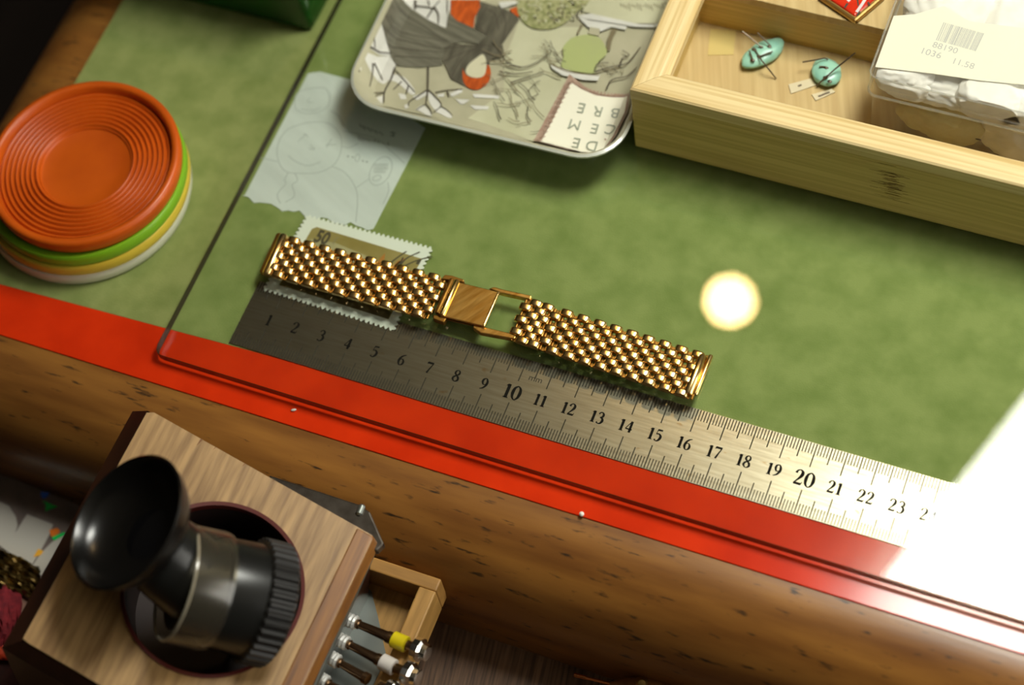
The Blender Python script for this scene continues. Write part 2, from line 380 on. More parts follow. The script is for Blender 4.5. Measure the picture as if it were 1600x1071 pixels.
# a dim window in the wall to the right
bm = bmesh.new()
for a in ((-150, 170, -75, 5), (-150, 170, 95, 150), (-150, -45, 5, 95), (60, 170, 5, 95)): box(bm, 170, 172, a[0], a[1], a[2], a[3])
obj('wall_right', bm, M['ceil'])['kind'] = 'structure'
win2 = thing('window_1', (171, 8, 5)); win2['kind'] = 'structure'
bm = bmesh.new(); box(bm, 171, 171.4, -45, 60, 5, 95); obj('window_pane', bm, emit_mat('side_daylight_pane', (1.0, .97, .88), 5.0), win2)
bm = bmesh.new()
for a in ((-45, 60, 3.5, 5), (-45, 60, 95, 96.5), (-46.5, -45, 3.5, 96.5), (60, 61.5, 3.5, 96.5), (6.5, 8.5, 5, 95)): box(bm, 169.2, 171, *a)
obj('window_frame', bm, M['frame_w'], win2)
# pendant lamp over the far side of the desk
LP = Vector((15.8, 6.5, .5)) + Vector((-.162, .471, .867)) * 62
lamp = thing('pendant_lamp', LP, 'bare warm bulb on a black cord hanging from the ceiling', 'lamp')
M['bulb'] = emit_mat('warm_bulb', (1.0, .64, .27), BULB_L)
bm = bmesh.new(); bmesh.ops.create_uvsphere(bm, u_segments=32, v_segments=20, radius=1.55, matrix=Matrix.Translation(LP)); obj('bulb', bm, M['bulb'], lamp, True)
bm = bmesh.new(); lathe(bm, [(0, 1.45), (.9, 1.45), (1.1, 2.2), (1.1, 4.4), (.5, 5), (0, 5)], LP, seg=24); obj('socket', bm, M['blackpl'], lamp, True)
bm = bmesh.new(); tube(bm, [LP + Vector((0, 0, 5)), Vector((LP.x, LP.y, 150))], .25); obj('cord', bm, M['blackpl'], lamp, True)

# ------------------------------------------------------------------ the desk
desk = thing('desk', (18, 20, -5.5), 'wooden desk with rounded front edge, green cloth inlay and red edging', 'desk')
bm = bmesh.new()
X0, X1, YF, YB, RB = -13.6, 62, -5.32, 60, 3.05
prof = [(YF + RB * (1 - math.sin(math.radians(a))), -RB * (1 - math.cos(math.radians(a)))) for a in range(0, 91, 6)]   # (y, z)
prof += [(YF, -7.5), (YB, -7.5), (YB, 0)]
def ring_at(x, inset, drop): return [bm.verts.new((x, y, z)) for (y, z) in prof]
rings = []
cut = [(X0, -7.5)] + [(X0 + 2.6 * (1 - math.cos(math.radians(a))), -2.6 * (1 - math.sin(math.radians(a)))) for a in range(0, 91, 10)]
# section clipped below a height at the rounded left end
for (x, zc) in cut: rings.append([bm.verts.new((x, y, min(z, zc))) for (y, z) in prof])
rings.append([bm.verts.new((X1, y, z)) for (y, z) in prof])
for i in range(len(rings) - 1):
    for k in range(len(prof)):
        a, b, c, d = rings[i][k], rings[i][(k + 1) % len(prof)], rings[i + 1][(k + 1) % len(prof)], rings[i + 1][k]
        try: bm.faces.new((a, b, c, d))
        except ValueError: pass
bm.faces.new(rings[-1])
bmesh.ops.remove_doubles(bm, verts=bm.verts, dist=1e-4)
bmesh.ops.translate(bm, verts=bm.verts, vec=(0, 0, -.06))
obj('desktop', bm, M['desk'], desk, True)
bm = bmesh.new(); prism(bm, [(-10.45, -.42), (X1, 2.1), (X1, 55), (-10.45, 55)], -.10, -.005); obj('cloth_inlay', bm, M['green'], desk)
bm = bmesh.new(); prism(bm, [(-10.45, -2.20), (X1, -2.20), (X1, 2.1), (-10.45, -.42)], -.10, -.002); obj('edging_strip', bm, M['red'], desk, bevel=.03)
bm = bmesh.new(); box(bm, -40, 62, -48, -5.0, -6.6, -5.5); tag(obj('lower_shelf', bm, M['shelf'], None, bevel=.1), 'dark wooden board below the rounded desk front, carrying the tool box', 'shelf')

# glass sheet
bm = bmesh.new(); pts = [(-2.15 + .35, -1.36), (60, -1.40), (60, 50), (-2.15, 50), (-2.15, -1.36 + .35), (-2.10, -1.20), (-2.0, -1.32)]
fs = prism(bm, pts, .10, .5)
for f in fs[2:]: f.material_index = 1
gl = obj('glass_sheet', bm, [M['glass'], M['glass_edge']], bevel=.05)
tag(gl, 'clear glass sheet lying over the green cloth, with the bracelet on it', 'glass sheet')

# ------------------------------------------------------------------ ruler under the glass
RW = 2.56
ruler = thing('steel_ruler', (15, RW / 2, 0), 'steel centimetre ruler with dark numerals lying under the glass along the red strip', 'ruler')
bm = bmesh.new(); box(bm, 0, 30.6, 0, RW, -.004, .045); obj('blade', bm, M['steel'], ruler)
bm = bmesh.new()
for i in range(0, 301):
    L_ = .86 if i % 10 == 0 else (.62 if i % 5 == 0 else .40)
    wv = .032 if i % 5 else .04
    x = i * .1 + .02
    for y0, y1 in ((0.01, L_), (RW - L_, RW - .01)):
        vs = [bm.verts.new(p) for p in ((x - wv / 2, y0, .048), (x + wv / 2, y0, .048), (x + wv / 2, y1, .048), (x - wv / 2, y1, .048))]
        bm.faces.new(vs)
obj('graduation_marks', bm, M['tick'], ruler)
bm = bmesh.new()
for n in range(1, 31): number(bm, str(n), n - .02, RW / 2 - (.02 if n > 9 else .04), .52 if n in (10, 20, 30) else .42, .049)
obj('numerals', bm, M['ink'], ruler)
bm = bmesh.new(); text_bm(bm, 'mm', (10.55, RW - .62), (1, 0), (0, 1), .32, .0485); obj('unit_mark', bm, M['tick'], ruler)

# ------------------------------------------------------------------ doodled paper and stamp under the glass
zp = .02
c = pxy([(463, 110), (500, 112), (560, 128), (664, 200), (640, 248), (583, 358)], zp)
edge = []
for i in range(25):
    t = i / 24; u = 583 - 213 * t; v = 358 - 54 * t + 3.0 * math.sin(t * 31) + 1.8 * math.sin(t * 67) + 5 * math.sin(t * 3.1)
    edge.append(tuple(P(u, v, zp)[:2]))
sheet = thing('note_paper', P(520, 230, 0), 'white scrap of paper with faint pencil doodles under the glass', 'paper')
bm = bmesh.new(); top = [(-2.05, c[0][1]), c[1], c[2], c[3], c[4]]
poly = top + edge[:-1] + [(-2.05, edge[-1][1])]
prism(bm, poly, .0, zp); obj('sheet', bm, M['paper'], sheet)
bm = bmesh.new(); bmd = bmesh.new()
def px_line(b, l, wdt, z, k=5):
    pp = spline([tuple(P(u, v, z)[:2]) for u, v in l], k) if len(l) > 2 else [tuple(P(u, v, z)[:2]) for u, v in l]
    ribbon(b, pp, [wdt] * len(pp), z, lambda a, c_: (a, c_))
def ell(cx, cy, a, b_, rot=0, n=20, a0=0, a1=360):
    r = math.radians(rot); return [(cx + a * math.cos(t) * math.cos(r) - b_ * math.sin(t) * math.sin(r), cy + a * math.cos(t) * math.sin(r) + b_ * math.sin(t) * math.cos(r)) for t in [math.radians(a0 + (a1 - a0) * k / n) for k in range(n + 1)]]
ox, oy, s_ = 380, 100, 4.12
zz = lambda l: Z(ox, oy, s_, l)
for l in ([(330, 250), (345, 190), (420, 160), (520, 155), (555, 200), (545, 270), (480, 310), (400, 320), (340, 290), (330, 250)],
          [(400, 380), (520, 375), (600, 420), (635, 510), (600, 630), (500, 695), (380, 705), (270, 690), (220, 600), (230, 500), (290, 420), (400, 380)],
          [(290, 590), (340, 630), (420, 655), (500, 630)], [(370, 290), (440, 300), (500, 280)], [(530, 520), (600, 518)], [(535, 540), (570, 480)],
          [(350, 500), (410, 450)], [(385, 445), (420, 470)], [(430, 520), (460, 550), (420, 545)],
          [(430, 215), (415, 245), (455, 245)], [(570, 660), (640, 690), (690, 740), (730, 820), (735, 900), (725, 1020)],
          [(290, 700), (265, 750), (275, 770), (220, 840), (240, 900)], [(330, 700), (350, 750), (315, 780), (330, 850), (270, 890)],
          [(810, 740), (725, 800)], [(930, 760), (935, 820), (900, 900)], [(100, 600), (220, 630)], [(560, 300), (610, 330), (650, 400)],
          [(645, 430), (690, 440), (860, 480), (940, 550), (1040, 640)], [(640, 530), (680, 540), (740, 510)]):
    px_line(bm, zz(l), .028, zp + .004)
px_line(bm, zz(ell(885, 690, 62, 100, 30)), .028, zp + .004)
px_line(bm, zz(ell(860, 735, 28, 16, -20)), .03, zp + .004)
px_line(bm, zz(ell(735, 605, 14, 24, 10)), .03, zp + .004)
for k in range(14): px_line(bm, zz(ell(850 + (k % 5) * 18, 650 + (k // 5) * 22, 9, 7, k * 40, 8)), .024, zp + .004)
for x, y in ((675, 595), (705, 600), (770, 625), (795, 630), (850, 490), (870, 500)): px_line(bmd, zz([(x - 5, y - 3), (x + 5, y + 3)]), .045, zp + .004)
for k in range(12): px_line(bmd, zz([(750 + k * 13, 385 + k * 5 + 8 * (k % 2)), (757 + k * 13, 405 + k * 4 + 6 * (k % 3))]), .035, zp + .004)
for k in range(9): px_line(bm, zz([(740 + k * 13, 460 + k * 4), (746 + k * 13, 492 + 3 * (k % 3))]), .035, zp + .004)
px_line(bmd, zz([(962, 435), (970, 468)]), .05, zp + .004); px_line(bmd, zz([(945, 440), (985, 446)]), .04, zp + .004); px_line(bmd, zz([(945, 460), (975, 466)]), .04, zp + .004)
px_line(bmd, zz([(930, 505), (936, 525)]), .04, zp + .004)
obj('pencil_doodle', bm, M['pencil'], sheet); obj('pencil_writing', bmd, M['pencil_dark'], sheet)

zs = .075
stamp = thing('postage_stamp', P(545, 430, .05), 'yellow-brown postage stamp with white perforated border half hidden under the left strap', 'stamp')
TL, TR, BR, BL = [P(u, v, zs) for u, v in ((480, 337), (675, 388), (615, 516), (412, 452))]
bm = bmesh.new(); pts = []
for A, B, n in ((BL, BR, 27), (BR, TR, 19), (TR, TL, 27), (TL, BL, 19)):
    d = (B - A); nrm = Vector((d.y, -d.x, 0)).normalized()
    for i in range(n):
        for t, off in ((i / n, -.04), ((i + .28) / n, .05), ((i + .55) / n, .05), ((i + .80) / n, -.04)):
            q = A + d * t + nrm * off; pts.append((q.x, q.y))
prism(bm, pts, .058, zs); obj('border', bm, M['stamp_white'], stamp)
def sxy(a, b): q = BL + (BR - BL) * a + (TL - BL) * b; return (q.x, q.y)
bm = bmesh.new(); flat(bm, [sxy(*p) for p in ((.085, .10), (.93, .10), (.93, .90), (.11, .90), (.085, .86))], zs + .003, 0, .002)
flat(bm, [sxy(*p) for p in ((.10, .45), (.6, .45), (.62, .62), (.55, .74), (.3, .78), (.12, .74))], zs + .005, 1, .001)
flat(bm, [sxy(*p) for p in ((.64, .62), (.70, .62), (.69, .74), (.665, .84), (.65, .74))], zs + .006, 2, .001)
flat(bm, [sxy(*p) for p in ((.09, .104), (.925, .104), (.925, .19), (.09, .17))], zs + .005, 4, .001)
flat(bm, [sxy(*p) for p in ((.905, .82), (.93, .82), (.93, .88), (.905, .88))], zs + .006, 3, .001)
for l in ([(.70, .5), (.74, .75), (.80, .93)], [(.80, .5), (.81, .75), (.83, .86), (.89, .97)], [(.81, .70), (.90, .86), (.99, .96)], [(.78, .55), (.80, .78), (.80, .85)]):
    pp = spline(l, 5); ribbon(bm, pp, [.012] * len(pp), zs + .008, lambda a, b: sxy(a, b), 3)
for l in ([(.76, .5), (.78, .70), (.81, .84)], [(.78, .5), (.805, .8)], [(.75, .55), (.79, .8)]):
    pp = spline(l, 5); ribbon(bm, pp, [.02] * len(pp), zs + .0075, lambda a, b: sxy(a, b), 2)
xd = (BR - BL); yd = (TL - BL)
text_bm(bm, '50', sxy(.19, .79), xd, yd, .72, zs + .009, 3, bold=.035, sx=.72); text_bm(bm, 'f', sxy(.285, .80), xd, yd, .46, zs + .009, 5)
obj('printed_picture', bm, [M['stamp_ochre'], M['stamp_cream'], mat('stamp_orange_print', (.45, .18, .03), .5), M['stamp_dark'], mat('stamp_brown_print', (.12, .085, .025), .5), mat('stamp_faint_print', (.28, .23, .11), .5)], stamp)

# ------------------------------------------------------------------ the gold bracelet
br = thing('watch_bracelet', P(765, 480, .5), 'gold beaded-link watch bracelet with open slide clasp lying on the glass', 'bracelet')
ZL = .76
def link_bm(L_=.44, Wd=.245, H=.10):
    """pillow-shaped link: low rounded crown over upright flanks, axis across the band"""
    bm = bmesh.new(); sec = []
    for i in range(13):
        t = math.pi * i / 12; sec.append((-L_ / 2 * math.cos(t), H * math.sin(t) ** .9 + .03))
    sec += [(L_ / 2 * .98, -.08), (L_ / 2 * .8, -.11), (-L_ / 2 * .8, -.11), (-L_ / 2 * .98, -.08)]
    n = len(sec); ys = [(-.5, .76), (-.47, .90), (-.39, .985), (-.2, 1.0), (.2, 1.0), (.39, .985), (.47, .90), (.5, .76)]
    rs = []
    for (y, k) in ys: rs.append([bm.verts.new((x * (k * .5 + .5), y * Wd, z * k)) for x, z in sec])
    for i in range(len(rs) - 1):
        for k in range(n): bm.faces.new((rs[i][k], rs[i][(k + 1) % n], rs[i + 1][(k + 1) % n], rs[i + 1][k]))
    bm.faces.new(rs[0]); bm.faces.new(rs[-1][::-1]); bmesh.ops.recalc_face_normals(bm, faces=bm.faces)
    for v in bm.verts: v.co *= S
    return bm
lb = link_bm(); link_me = bpy.data.meshes.new('link'); lb.to_mesh(link_me); lb.free(); link_me.materials.append(M['gold'])
link_me.polygons.foreach_set('use_smooth', [True] * len(link_me.polygons))

def strap(A0t, A0b, A9t, A9b, xs, first_b, name):
    """xs: positions of the 4-link rows as fractions between row 0 and row 9"""
    a, b, c_, d = [P(*q, ZL + .1) for q in (A0t, A0b, A9t, A9b)]
    def pos(s, r): t = a + (c_ - a) * s; u = b + (d - b) * s; q = t + (u - t) * (r / 3); q.z = ZL; return q
    places = []
    for i, s in enumerate(xs):
        for r in range(4): places.append(pos(s, r))
        s2 = (s + xs[i + 1]) / 2 if i + 1 < len(xs) else s + .5 / 9
        for r in range(3): places.append(pos(s2, r + .5))
    if first_b:
        for r in range(3): places.append(pos(xs[0] - .5 / 9, r + .5))
    ang = math.atan2((c_ - a).y, (c_ - a).x); root_p = pos(.5, 1.5); root_p.z = .5
    bm = bmesh.new()
    allx = sorted(set([s for s in xs] + [(xs[i] + xs[i + 1]) / 2 for i in range(len(xs) - 1)] + [xs[-1] + .5 / 9] + ([xs[0] - .5 / 9] if first_b else [])))
    for s in allx:
        for off in (-.09, .09):
            p, q = pos(s, -.15), pos(s, 3.15); dx = Vector((math.cos(ang), math.sin(ang), 0)) * off
            p.z = q.z = ZL - .07; tube(bm, [p + dx, q + dx], .045, 8)
    # flat under-strips joining the rows, one along every lengthwise line of links
    for r in range(7):
        p, q = pos(allx[0], r / 2), pos(allx[-1], r / 2); p.z = q.z = ZL - .12; dirv = (q - p).normalized(); nv = Vector((-dirv.y, dirv.x, 0)) * .07
        vs = [bm.verts.new(v + Vector((0, 0, h))) for h in (-.03, .03) for v in (p - nv, q - nv, q + nv, p + nv)]
        for f in ((3, 2, 1, 0), (4, 5, 6, 7), (0, 1, 5, 4), (1, 2, 6, 5), (2, 3, 7, 6), (3, 0, 4, 7)): bm.faces.new([vs[i] for i in f])
    st = obj(name, bm, M['gold_dark'], br, True)
    return st, places, ang, pos
xsL = [i / 9 for i in range(10)]
sl, plL, angL, posL = strap((458, 374.5), (432.5, 427.5), (677, 431.5), (651, 487.5), xsL, True, 'strap')
# right strap: rows measured from the clasp outwards
xsR = [(v - 860.5) / 235.5 for v in (842, 860.5, 891, 917, 943, 968, 993.5, 1019, 1044.5, 1070, 1095)]
sr, plR, angR, posR = strap((855.5, 479), (833, 536.5), (1091, 553.5), (1065, 612.5), xsR, True, 'strap')
plR = [p for p in plR if True][:len(plR)]
# the last half row would sit inside the end bar
plR = plR[:-6] + plR[-3:]
ind = [(p, sr, angR) for p in plR] + [(p, sl, angL) for p in sorted(plL, key=lambda q: -q.x)]
first = None; base = None
rest = bmesh.new()
for i, (p, st, an) in enumerate(ind):
    if i < 100:
        o = bpy.data.objects.new('link', link_me) if base is None else base.copy()
        base = base or o; COL.objects.link(o); o.parent = st
        o.location = p * S - wpos(st); o.rotation_euler = (0, 0, an + random.uniform(-.015, .015))
    else:
        tmp = bmesh.new(); tmp.from_mesh(link_me)
        mtx = Matrix.Translation(p) @ Matrix.Rotation(an, 4, 'Z') @ Matrix.Scale(1 / S, 4)
        vm = [rest.verts.new(mtx @ v.co) for v in tmp.verts]
        for f in tmp.faces: rest.faces.new([vm[v.index] for v in f.verts])
        tmp.free()
ro = obj('remaining_links', rest, M['gold'], sl, True); ro['kind'] = 'stuff'
# end bars
def bar(name, p, q, r, z, mat_, par, flat_=1.0, ext=0):
    a, b = P(*p, z), P(*q, z); a.z = b.z = z
    bm = bmesh.new(); tube(bm, [a, a + (b - a) * .03, b - (b - a) * .03, b], [r * .8, r, r, r * .8], 16)
    return obj(name, bm, mat_, par, True)
bar('end_bar', (444, 368), (416, 430), .17, .74, M['gold'], br)
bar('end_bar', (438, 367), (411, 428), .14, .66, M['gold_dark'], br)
bar('end_bar', (1098, 556), (1074, 617), .17, .74, M['gold'], br)
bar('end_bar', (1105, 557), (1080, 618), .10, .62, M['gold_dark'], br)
bar('end_bar', (1111, 556), (1086, 617), .09, .70, M['gold'], br)
# clasp
cl = thing('clasp', P(765, 480, .5)); cl.parent = br; cl.location = P(765, 480, .5) * S - wpos(br)
def plate(name, l, z0, z1, mt, par, bev=.03):
    bm = bmesh.new(); prism(bm, pxy(l, z1), z0, z1); return obj(name, bm, mt, par, False, bevel=bev)
cz = lambda l: Z(680, 420, 8.24, l)
plate('cover_plate', cz([(215, 150), (820, 298), (622, 742), (60, 605)]), .80, .88, M['gold_flat'], cl)
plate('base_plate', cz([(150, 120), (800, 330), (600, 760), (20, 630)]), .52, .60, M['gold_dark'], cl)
bar('hinge_bar', (714.5, 439), (690, 493), .11, .88, M['gold'], cl)
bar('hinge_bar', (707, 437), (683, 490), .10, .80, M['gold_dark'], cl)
bar('rim_bar', (779.5, 457), (755.5, 510), .05, .87, M['gold'], cl)
plate('side_rail', cz([(690, 255), (760, 232), (860, 262), (1240, 345), (1225, 395), (840, 310)]), .55, .78, M['gold_flat'], cl)
plate('side_rail', cz([(500, 700), (620, 745), (1010, 840), (1040, 870), (1020, 905), (580, 825), (485, 760)]), .55, .78, M['gold_flat'], cl)
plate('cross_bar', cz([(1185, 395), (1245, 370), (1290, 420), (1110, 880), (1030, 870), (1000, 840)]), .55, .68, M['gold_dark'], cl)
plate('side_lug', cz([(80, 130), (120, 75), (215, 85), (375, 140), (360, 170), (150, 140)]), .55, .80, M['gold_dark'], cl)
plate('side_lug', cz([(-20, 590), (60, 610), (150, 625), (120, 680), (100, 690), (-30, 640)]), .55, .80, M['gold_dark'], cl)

# ------------------------------------------------------------------ stacked coasters
def coaster(cx, cy, z0, h, r, m, name, label, rings=False):
    rt = r - .03
    if rings:
        pr = [(0, z0 + .02), (r - .25, z0 + .02), (r - .08, z0 + .10), (r - .02, z0 + .3), (r, z0 + h - .15), (r - .04, z0 + h - .05), (r - .13, z0 + h), (r - .25, z0 + h - .02), (r - .31, z0 + h - .08), (r - .36, z0 + h - .36)]
        ri, ro_ = 1.66, r - .38; n = 8; zc = z0 + h - .36; pr.append((ro_, zc)); st = (ro_ - ri) / n
        for k in range(n):
            a = ro_ - k * st
            pr += [(a - st * .16, zc - .02), (a - st * .34, zc + .055), (a - st * .5, zc + .075), (a - st * .68, zc + .055), (a - st * .88, zc - .02)]
        pr += [(ri - .02, zc - .02), (ri - .06, zc - .09), (ri - .12, zc - .11), (1.0, zc - .12), (0, zc - .12)]
    else:
        pr = [(0, z0), (r - .18, z0), (r - .05, z0 + .05), (r, z0 + .18), (r, z0 + h - .08), (r - .05, z0 + h - .01), (r - .15, z0 + h), (r - .3, z0 + h - .1), (0, z0 + h - .1)]
    bm = bmesh.new(); lathe(bm, pr, (cx, cy, 0), seg=128)
    o = obj(name, bm, m, None, True); tag(o, label, 'coaster', 'stacked plastic coasters'); return o
G = [(139, 300)]
cA = P(141, 305, 0); ctop = P(129, 251, 2.3)
def cc(t): return (cA.x + (ctop.x - cA.x) * t, cA.y + (ctop.y - cA.y) * t)
coaster(*cc(0), 0.0, .62, 3.80, M['white_pl'], 'coaster', 'off-white round plastic coaster, the bottom one of the stack on the green cloth')
coaster(*cc(.30), .54, .60, 3.76, M['yellow'], 'coaster', 'yellow round plastic coaster between the lime and the white ones')
coaster(*cc(.60), 1.06, .60, 3.66, M['lime'], 'coaster', 'lime green round plastic coaster directly under the orange one')
coaster(*cc(1), 1.58, .75, 3.48, M['orange'], 'coaster', 'orange round plastic coaster with concentric ridges, topmost of the stack', True)

# ------------------------------------------------------------------ green plastic box at the top left
gb = thing('plastic_box', P(400, 10, 0), 'dark green glossy plastic box at the back beside the glass sheet', 'box')
a, b = P(250, 0, 0), P(488, 52, 0)
bm = bmesh.new(); prism(bm, [(b.x - 11, b.y - .05), (b.x, b.y), (b.x + .1, b.y + 9), (b.x - 11, b.y + 9)], .0, 4.2, 0, [(b.x - 11.2, b.y - .2), (b.x + .12, b.y - .15), (b.x + .2, b.y + 9.1), (b.x - 11.2, b.y + 9.1)])
obj('body', bm, M['emerald'], gb, bevel=.25, segs=4)
bm = bmesh.new(); box(bm, b.x - 11.3, b.x + .22, b.y - .28, b.y + 9.2, 3.6, 4.9); obj('lid', bm, M['emerald'], gb, bevel=.25, segs=4)

# ------------------------------------------------------------------ illustrated tin tray
tray = thing('tin_tray', (5.6, 14, .5), 'shallow rounded tin tray printed with a grey-cloaked figure, snowy branches and lettering', 'tray')
TX0, TX1, TY0, TY1 = .40, 10.72, 9.30, 24.5
zr, zf = 1.95, 1.15
def rot_tr(p, ang=.020, c0=(.5, 9.3)): 
    x, y = p[0] - c0[0], p[1] - c0[1]; return (c0[0] + x * math.cos(ang) - y * math.sin(ang), c0[1] + x * math.sin(ang) + y * math.cos(ang))
def loop(bm, ins, z, r): return [bm.verts.new((*rot_tr(p), z)) for p in rrect(TX0 + ins, TX1 - ins, TY0 + ins, TY1 - ins, r)]
bm = bmesh.new()
lp = [loop(bm, .75, zf - .12, 1.0), loop(bm, .25, zr - .42, 1.4), loop(bm, .02, zr - .12, 1.6), loop(bm, 0, zr, 1.6), loop(bm, .09, zr + .04, 1.55), loop(bm, .20, zr - .04, 1.45), loop(bm, .45, zf + .22, 1.25), loop(bm, .70, zf, 1.0)]
mi = [1, 1, 1, 1, 0, 0, 0]
for i in range(len(lp) - 1):
    n = len(lp[i])
    for k in range(n): bm.faces.new((lp[i][k], lp[i][(k + 1) % n], lp[i + 1][(k + 1) % n], lp[i + 1][k])).material_index = mi[i]
bm.faces.new(lp[0][::-1]).material_index = 1; bm.faces.new(lp[-1])
obj('tray_body', bm, [M['p_sand'], M['tin_edge']], tray, True)
bm = bmesh.new(); box(bm, 1.5, 9.5, 10.5, 24, .5, zf - .115); obj('foot', bm, M['tin_edge'], tray, bevel=.2)
pm_list = ['p_cream', 'p_sand', 'p_snow', 'p_line', 'p_cloak', 'p_cloak2', 'p_orange', 'p_skin', 'p_leaf', 'p_pot', 'p_border', 'p_ink', 'p_twig', 'label']
PI_ = {n: i for i, n in enumerate(pm_list)}
bm = bmesh.new()
zt = [zf + .004]
def pt(u, v, z): return P(u, v, z)
def pic(l, m, smooth_=False):
    zt[0] += .002; z = zt[0]; l2 = l
    if smooth_: l2 = spline(list(l) + [l[0]], 5)[:-1]
    vs = []
    for q in l2:
        w_ = P(q[0], q[1], z); vs.append(bm.verts.new((w_.x, w_.y, z)))
    f = bm.faces.new(vs); f.material_index = PI_[m]
def line(l, wd_, m='p_line'):
    zt[0] += .0004; z = zt[0]; pp = [tuple(P(u, v, z)[:2]) for u, v in l]
    if len(pp) > 2: pp = spline(pp, 4)
    n = len(pp); ribbon(bm, pp, [wd_ * (1 - .5 * i / n) for i in range(n)], z, lambda a, b_: (a, b_), PI_[m])
t3 = lambda l: Z(540, 0, 5.354, l)     # from the left-hand close-up
t5 = lambda l: Z(540, 0, 3.077, l)     # from the whole-tray close-up
t8 = lambda l: Z(780, 0, 5.714, l)
t6 = lambda l: Z(820, 100, 6.3, l)
# ground areas
pic(t5([(560, 560), (760, 440), (760, 300), (850, 60), (1000, 130), (1200, 130), (1100, 400), (920, 690), (800, 640)]), 'p_cream')
pic(t5([(300, 330), (480, 330), (760, 440), (560, 590), (90, 500), (90, 300)]), 'p_sand')
# snow in the branches at the left and top
for l in ([(270, 200), (320, 210), (380, 460), (370, 470), (180, 510), (110, 500), (230, 300)], [(170, 560), (380, 470), (420, 550), (330, 700), (230, 640)],
          [(410, 0), (880, 0), (860, 110), (840, 230), (700, 170), (580, 90)], [(60, 620), (150, 560), (150, 770), (100, 800), (50, 720)],
          [(330, 620), (480, 640), (580, 760), (550, 790), (430, 690), (320, 660)], [(440, 780), (500, 790), (510, 830), (460, 830)],
          [(170, 840), (310, 800), (310, 870), (240, 850)], [(690, 770), (740, 790), (800, 890), (750, 920), (700, 850)],
          [(580, 920), (650, 880), (720, 960), (700, 975), (620, 930)], [(750, 930), (820, 900), (890, 975), (860, 985), (780, 945)],
          [(560, 810), (680, 760), (670, 800), (600, 840)], [(770, 790), (830, 780), (820, 810), (770, 810)], [(870, 780), (970, 745), (980, 770), (890, 810)],
          [(920, 830), (1040, 835), (990, 870), (960, 870)], [(1040, 880), (1200, 890), (1190, 915), (1080, 915)], [(1060, 785), (1290, 800), (1280, 825), (1080, 815)],
          [(490, 880), (520, 870), (530, 900), (500, 910)]):
    pic(t3(l), 'p_snow', len(l) > 4)
# branch lines
for l, wq in (([(265, 240), (270, 340), (265, 470)], .05), ([(160, 520), (260, 480), (400, 440)], .07), ([(140, 590), (140, 700), (150, 770)], .05),
              ([(415, 560), (380, 660), (325, 770), (320, 860)], .08), ([(100, 790), (220, 780), (325, 770)], .05), ([(180, 850), (260, 800), (320, 775)], .04),
              ([(240, 570), (230, 650), (205, 740)], .05), ([(250, 560), (280, 610), (310, 670)], .05), ([(420, 590), (500, 680), (580, 770)], .05),
              ([(470, 680), (400, 750)], .05), ([(525, 720), (505, 790)], .06), ([(690, 560), (685, 750), (672, 870)], .08), ([(685, 750), (610, 800), (535, 850), (525, 890)], .06),
              ([(690, 750), (750, 810), (800, 880), (730, 945)], .06), ([(672, 870), (620, 900), (590, 920)], .04), ([(672, 870), (710, 920), (720, 960)], .05), ([(800, 890), (860, 930), (895, 970)], .04),
              ([(750, 775), (850, 755), (980, 745)], .05), ([(850, 765), (865, 815)], .06), ([(585, 0), (580, 80)], .09), ([(590, 50), (680, 60), (730, 65), (790, 0)], .07),
              ([(740, 60), (775, 120), (775, 200)], .08), ([(735, 65), (680, 150)], .07), ([(850, 0), (850, 110)], .05), ([(60, 690), (140, 685)], .04), ([(690, 0), (700, 50)], .05)):
    line(t3(l), wq)
# cloak
pic(t3([(400, 0), (450, 10), (570, 90), (700, 170), (840, 240), (860, 330), (880, 370), (830, 400), (810, 500), (810, 545), (620, 565), (430, 550), (380, 470), (330, 300), (310, 190), (340, 90)]), 'p_cloak')
pic(t3([(860, 110), (960, 170), (1080, 240), (1180, 300), (1180, 370), (960, 350), (870, 370), (840, 240)]), 'p_cloak')
pic(t3([(1120, 10), (1300, 60), (1440, 130), (1450, 170), (1310, 370), (1325, 430), (1300, 480), (1210, 510), (1180, 600), (1100, 640), (1020, 730), (880, 660), (810, 500), (830, 400), (880, 370), (1100, 370), (1180, 300), (1080, 230)]), 'p_cloak2')
for l in ([(320, 180), (400, 250), (600, 300), (850, 350)], [(380, 60), (600, 180), (760, 290), (860, 340)], [(340, 300), (560, 360), (800, 410)], [(360, 390), (600, 420), (810, 440)],
          [(400, 470), (600, 480), (810, 490)], [(820, 400), (1000, 390), (1200, 380), (1310, 400)], [(830, 510), (960, 450), (1100, 400)], [(880, 650), (930, 560), (1000, 460), (1100, 400)],
          [(900, 370), (960, 370), (960, 395)], [(1300, 90), (1340, 180), (1320, 330)], [(1180, 60), (1110, 200), (1180, 290)], [(1190, 80), (1250, 120), (1280, 250)]):
    line(t3(l), .045)
pic(t3([(880, 0), (1120, 0), (1125, 60), (1080, 150), (1070, 235), (930, 170), (880, 120)]), 'p_orange')
pic(t3([(1370, 80), (1430, 60), (1460, 110), (1440, 140)]), 'p_orange', True)
pic(t3([(980, 570), (1000, 620), (1060, 650), (1150, 640), (1190, 540), (1215, 600), (1200, 680), (1120, 745), (1040, 740), (985, 680)]), 'p_orange', True)
pic(t3([(1100, 480), (1150, 455), (1178, 520), (1165, 620), (1110, 650), (1040, 640), (1005, 600), (1030, 540)]), 'p_skin', True)

